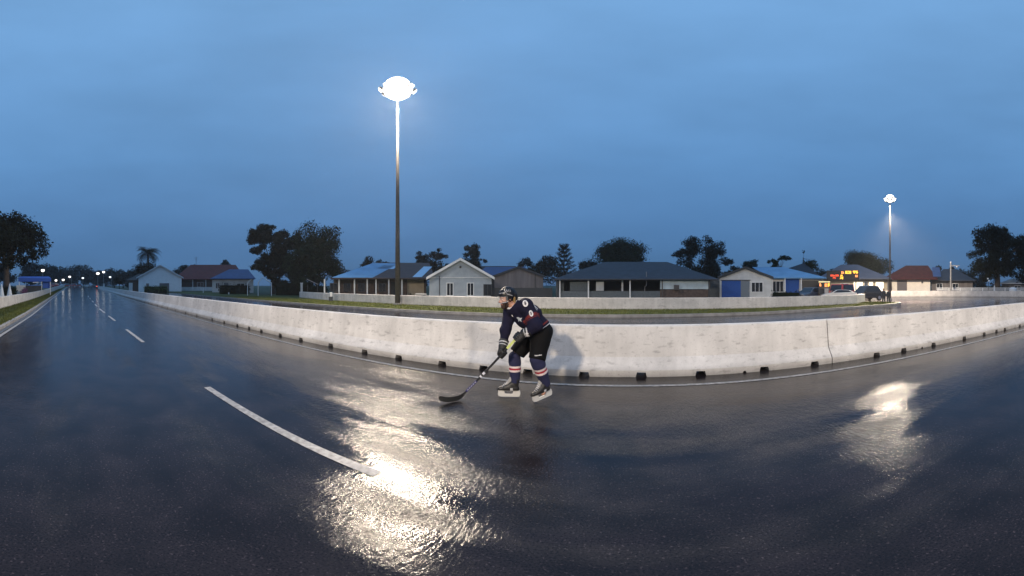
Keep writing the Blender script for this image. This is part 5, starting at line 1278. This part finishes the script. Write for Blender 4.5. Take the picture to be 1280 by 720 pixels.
gl = SA + SD * ((SA - Vector((-.340, 0, 0))).x / -SD.x)
gu = SA + SD * .07
glove(gl, F_WR, (-.322, -.088, .855)); glove(gu, (-.045, -.24, .955 + .03), (.035, -.25, 1.01))
# stick, held by the player, top-level
st_ = thing('hockey_stick', 'black hockey stick with white graphics held by the skater, its blade on the wet road', 'hockey stick', (wx, wy, 0), -az(px0))
def shaft(name, a, b, w, d, m, par=st_):
    ax = (b - a).normalized(); s1 = ax.cross(Vector((0, 1, 0))).normalized(); s2 = ax.cross(s1).normalized(); V = []
    for p in (a, b):
        for i, j in ((-1, -1), (1, -1), (1, 1), (-1, 1)): V.append(tuple(p + s1 * i * w / 2 + s2 * j * d / 2))
    return MB().add(V, [(0, 1, 2, 3), (7, 6, 5, 4), (0, 4, 5, 1), (1, 5, 6, 2), (2, 6, 7, 3), (3, 7, 4, 0)]).build(name, m, par, bevel=.004)
Ls = (SB - SA).length
q = lambda t: SA + SD * (Ls * t)
shf = shaft('shaft', q(0), q(1), .030, .021, SK['stick'])
shaft('knob_tape', q(-.025), q(.02), .036, .028, SK['wht'], shf); shaft('grip', q(.1), q(.235), .0325, .0235, SK['sticky'], shf)
shaft('graphic', q(.60), q(.635), .0318, .0228, SK['stickw'], shf); shaft('graphic', q(.655), q(.68), .0318, .0228, SK['stickw'], shf)
shaft('graphic', q(.74), q(.92), .0318, .0228, SK['stickb'], shf)
for k in range(5): shaft('lettering', q(.75 + .032 * k), q(.77 + .032 * k), .016, .0236, SK['stickw'], shf)
# blade: a curved tapered plate lying along the road, toe turned up
bl = [Vector((-.865, -.130, .085)), Vector((-.905, -.165, .046)), Vector((-.955, -.225, .038)), Vector((-1.015, -.290, .040)), Vector((-1.075, -.335, .052)), Vector((-1.120, -.355, .072)), Vector((-1.150, -.362, .095))]
hgts = [.020, .032, .037, .038, .038, .036, .020]; mb = MB(); V = []
for i, p in enumerate(bl):
    d = (bl[min(i + 1, 6)] - bl[max(i - 1, 0)]).normalized(); sd = d.cross(Vector((0, 0, 1))).normalized(); uu = sd.cross(d).normalized()
    for a, b in ((-1, -1), (1, -1), (1, 1), (-1, 1)): V.append(tuple(p + uu * b * hgts[i] + sd * a * .006))
Fb = [(3, 2, 1, 0), (24, 25, 26, 27)]
for i in range(6):
    for j in range(4): Fb.append((i * 4 + j, i * 4 + (j + 1) % 4, (i + 1) * 4 + (j + 1) % 4, (i + 1) * 4 + j))
bo = mb.add(V, Fb).build('blade', SK['tape'], st_, bevel=.003); sbs = bo.modifiers.new('s', 'SUBSURF'); sbs.levels = 1; sbs.render_levels = 2

# two children by the lit bend
def child(label, px, D, yaw, hgt, top_m, leg_m, seed):
    t = place('person', label, 'person', px, D, None, yaw); k = hgt / 1.2; S = lambda *p: tuple(np.array(p) * k)
    b = s_union([s_ell(S(0, 0, 1.09), np.array((.085, .085, .11)) * k), s_ell(S(0, -.08, 1.07), np.array((.015, .02, .02)) * k), s_cone(S(0, 0, 1.0), S(0, 0, .93), .04 * k, .045 * k), s_cone(S(0, 0, .9), S(0, 0, .62), .10 * k, .095 * k),
                 s_cone(S(-.14, 0, .90), S(.14, 0, .90), .05 * k, .05 * k)] + s_chain([S(-.15, 0, .9), S(-.19, -.02, .68), S(-.16, -.10, .52)], [.045 * k, .036 * k, .028 * k]) + s_chain([S(.15, 0, .9), S(.19, .02, .68), S(.18, -.04, .50)], [.045 * k, .036 * k, .028 * k]) +
                s_chain([S(-.07, 0, .60), S(-.09, -.03, .33), S(-.10, 0, .06)], [.075 * k, .055 * k, .04 * k]) + s_chain([S(.07, 0, .60), S(.10, .02, .33), S(.11, .04, .06)], [.075 * k, .055 * k, .04 * k]), .03)
    implicit('body', b, .02, SK['skin'], t)
    implicit('coat', s_union([s_cone(S(0, 0, .91), S(0, 0, .55), .12 * k, .13 * k), s_cone(S(-.14, 0, .90), S(.14, 0, .90), .065 * k, .065 * k)] + s_chain([S(-.15, 0, .9), S(-.19, -.02, .68), S(-.165, -.09, .54)], [.06 * k, .052 * k, .045 * k]) + s_chain([S(.15, 0, .9), S(.19, .02, .68), S(.182, -.03, .53)], [.06 * k, .052 * k, .045 * k]), .03), .02, top_m, t)
    implicit('trousers', s_union([s_cone(S(0, 0, .6), S(0, 0, .55), .10 * k, .10 * k)] + s_chain([S(-.07, 0, .58), S(-.09, -.03, .33), S(-.10, 0, .08)], [.085 * k, .066 * k, .052 * k]) + s_chain([S(.07, 0, .58), S(.10, .02, .33), S(.11, .04, .08)], [.085 * k, .066 * k, .052 * k]), .03), .02, leg_m, t)
    implicit('hair', s_cut(s_ell(S(0, .015, 1.115), np.array((.095, .095, .105)) * k), s_plane((0, -.7, -.7), S(0, -.03, 1.10))), .02, SK['beard'], t)
    for x, y in ((-.10, -.03), (.11, .01)): MB().box(tuple(np.array((x, y, .03)) * k), (.08 * k, .2 * k, .07 * k)).build('shoe', M['black'], t, bevel=.01)
    t.location.z = .12; return t
dk = mat('dark_coat', (.02, .022, .03), .8)
child('child in dark clothes standing at the tip of the grass, the left one of two', 1104.5, 30.5, R(20), 1.22, dk, dk, 1)
child('child in dark clothes at the tip of the grass, the right one of two', 1110.5, 31.2, R(-25), 1.12, dk, M['walldark'], 2)
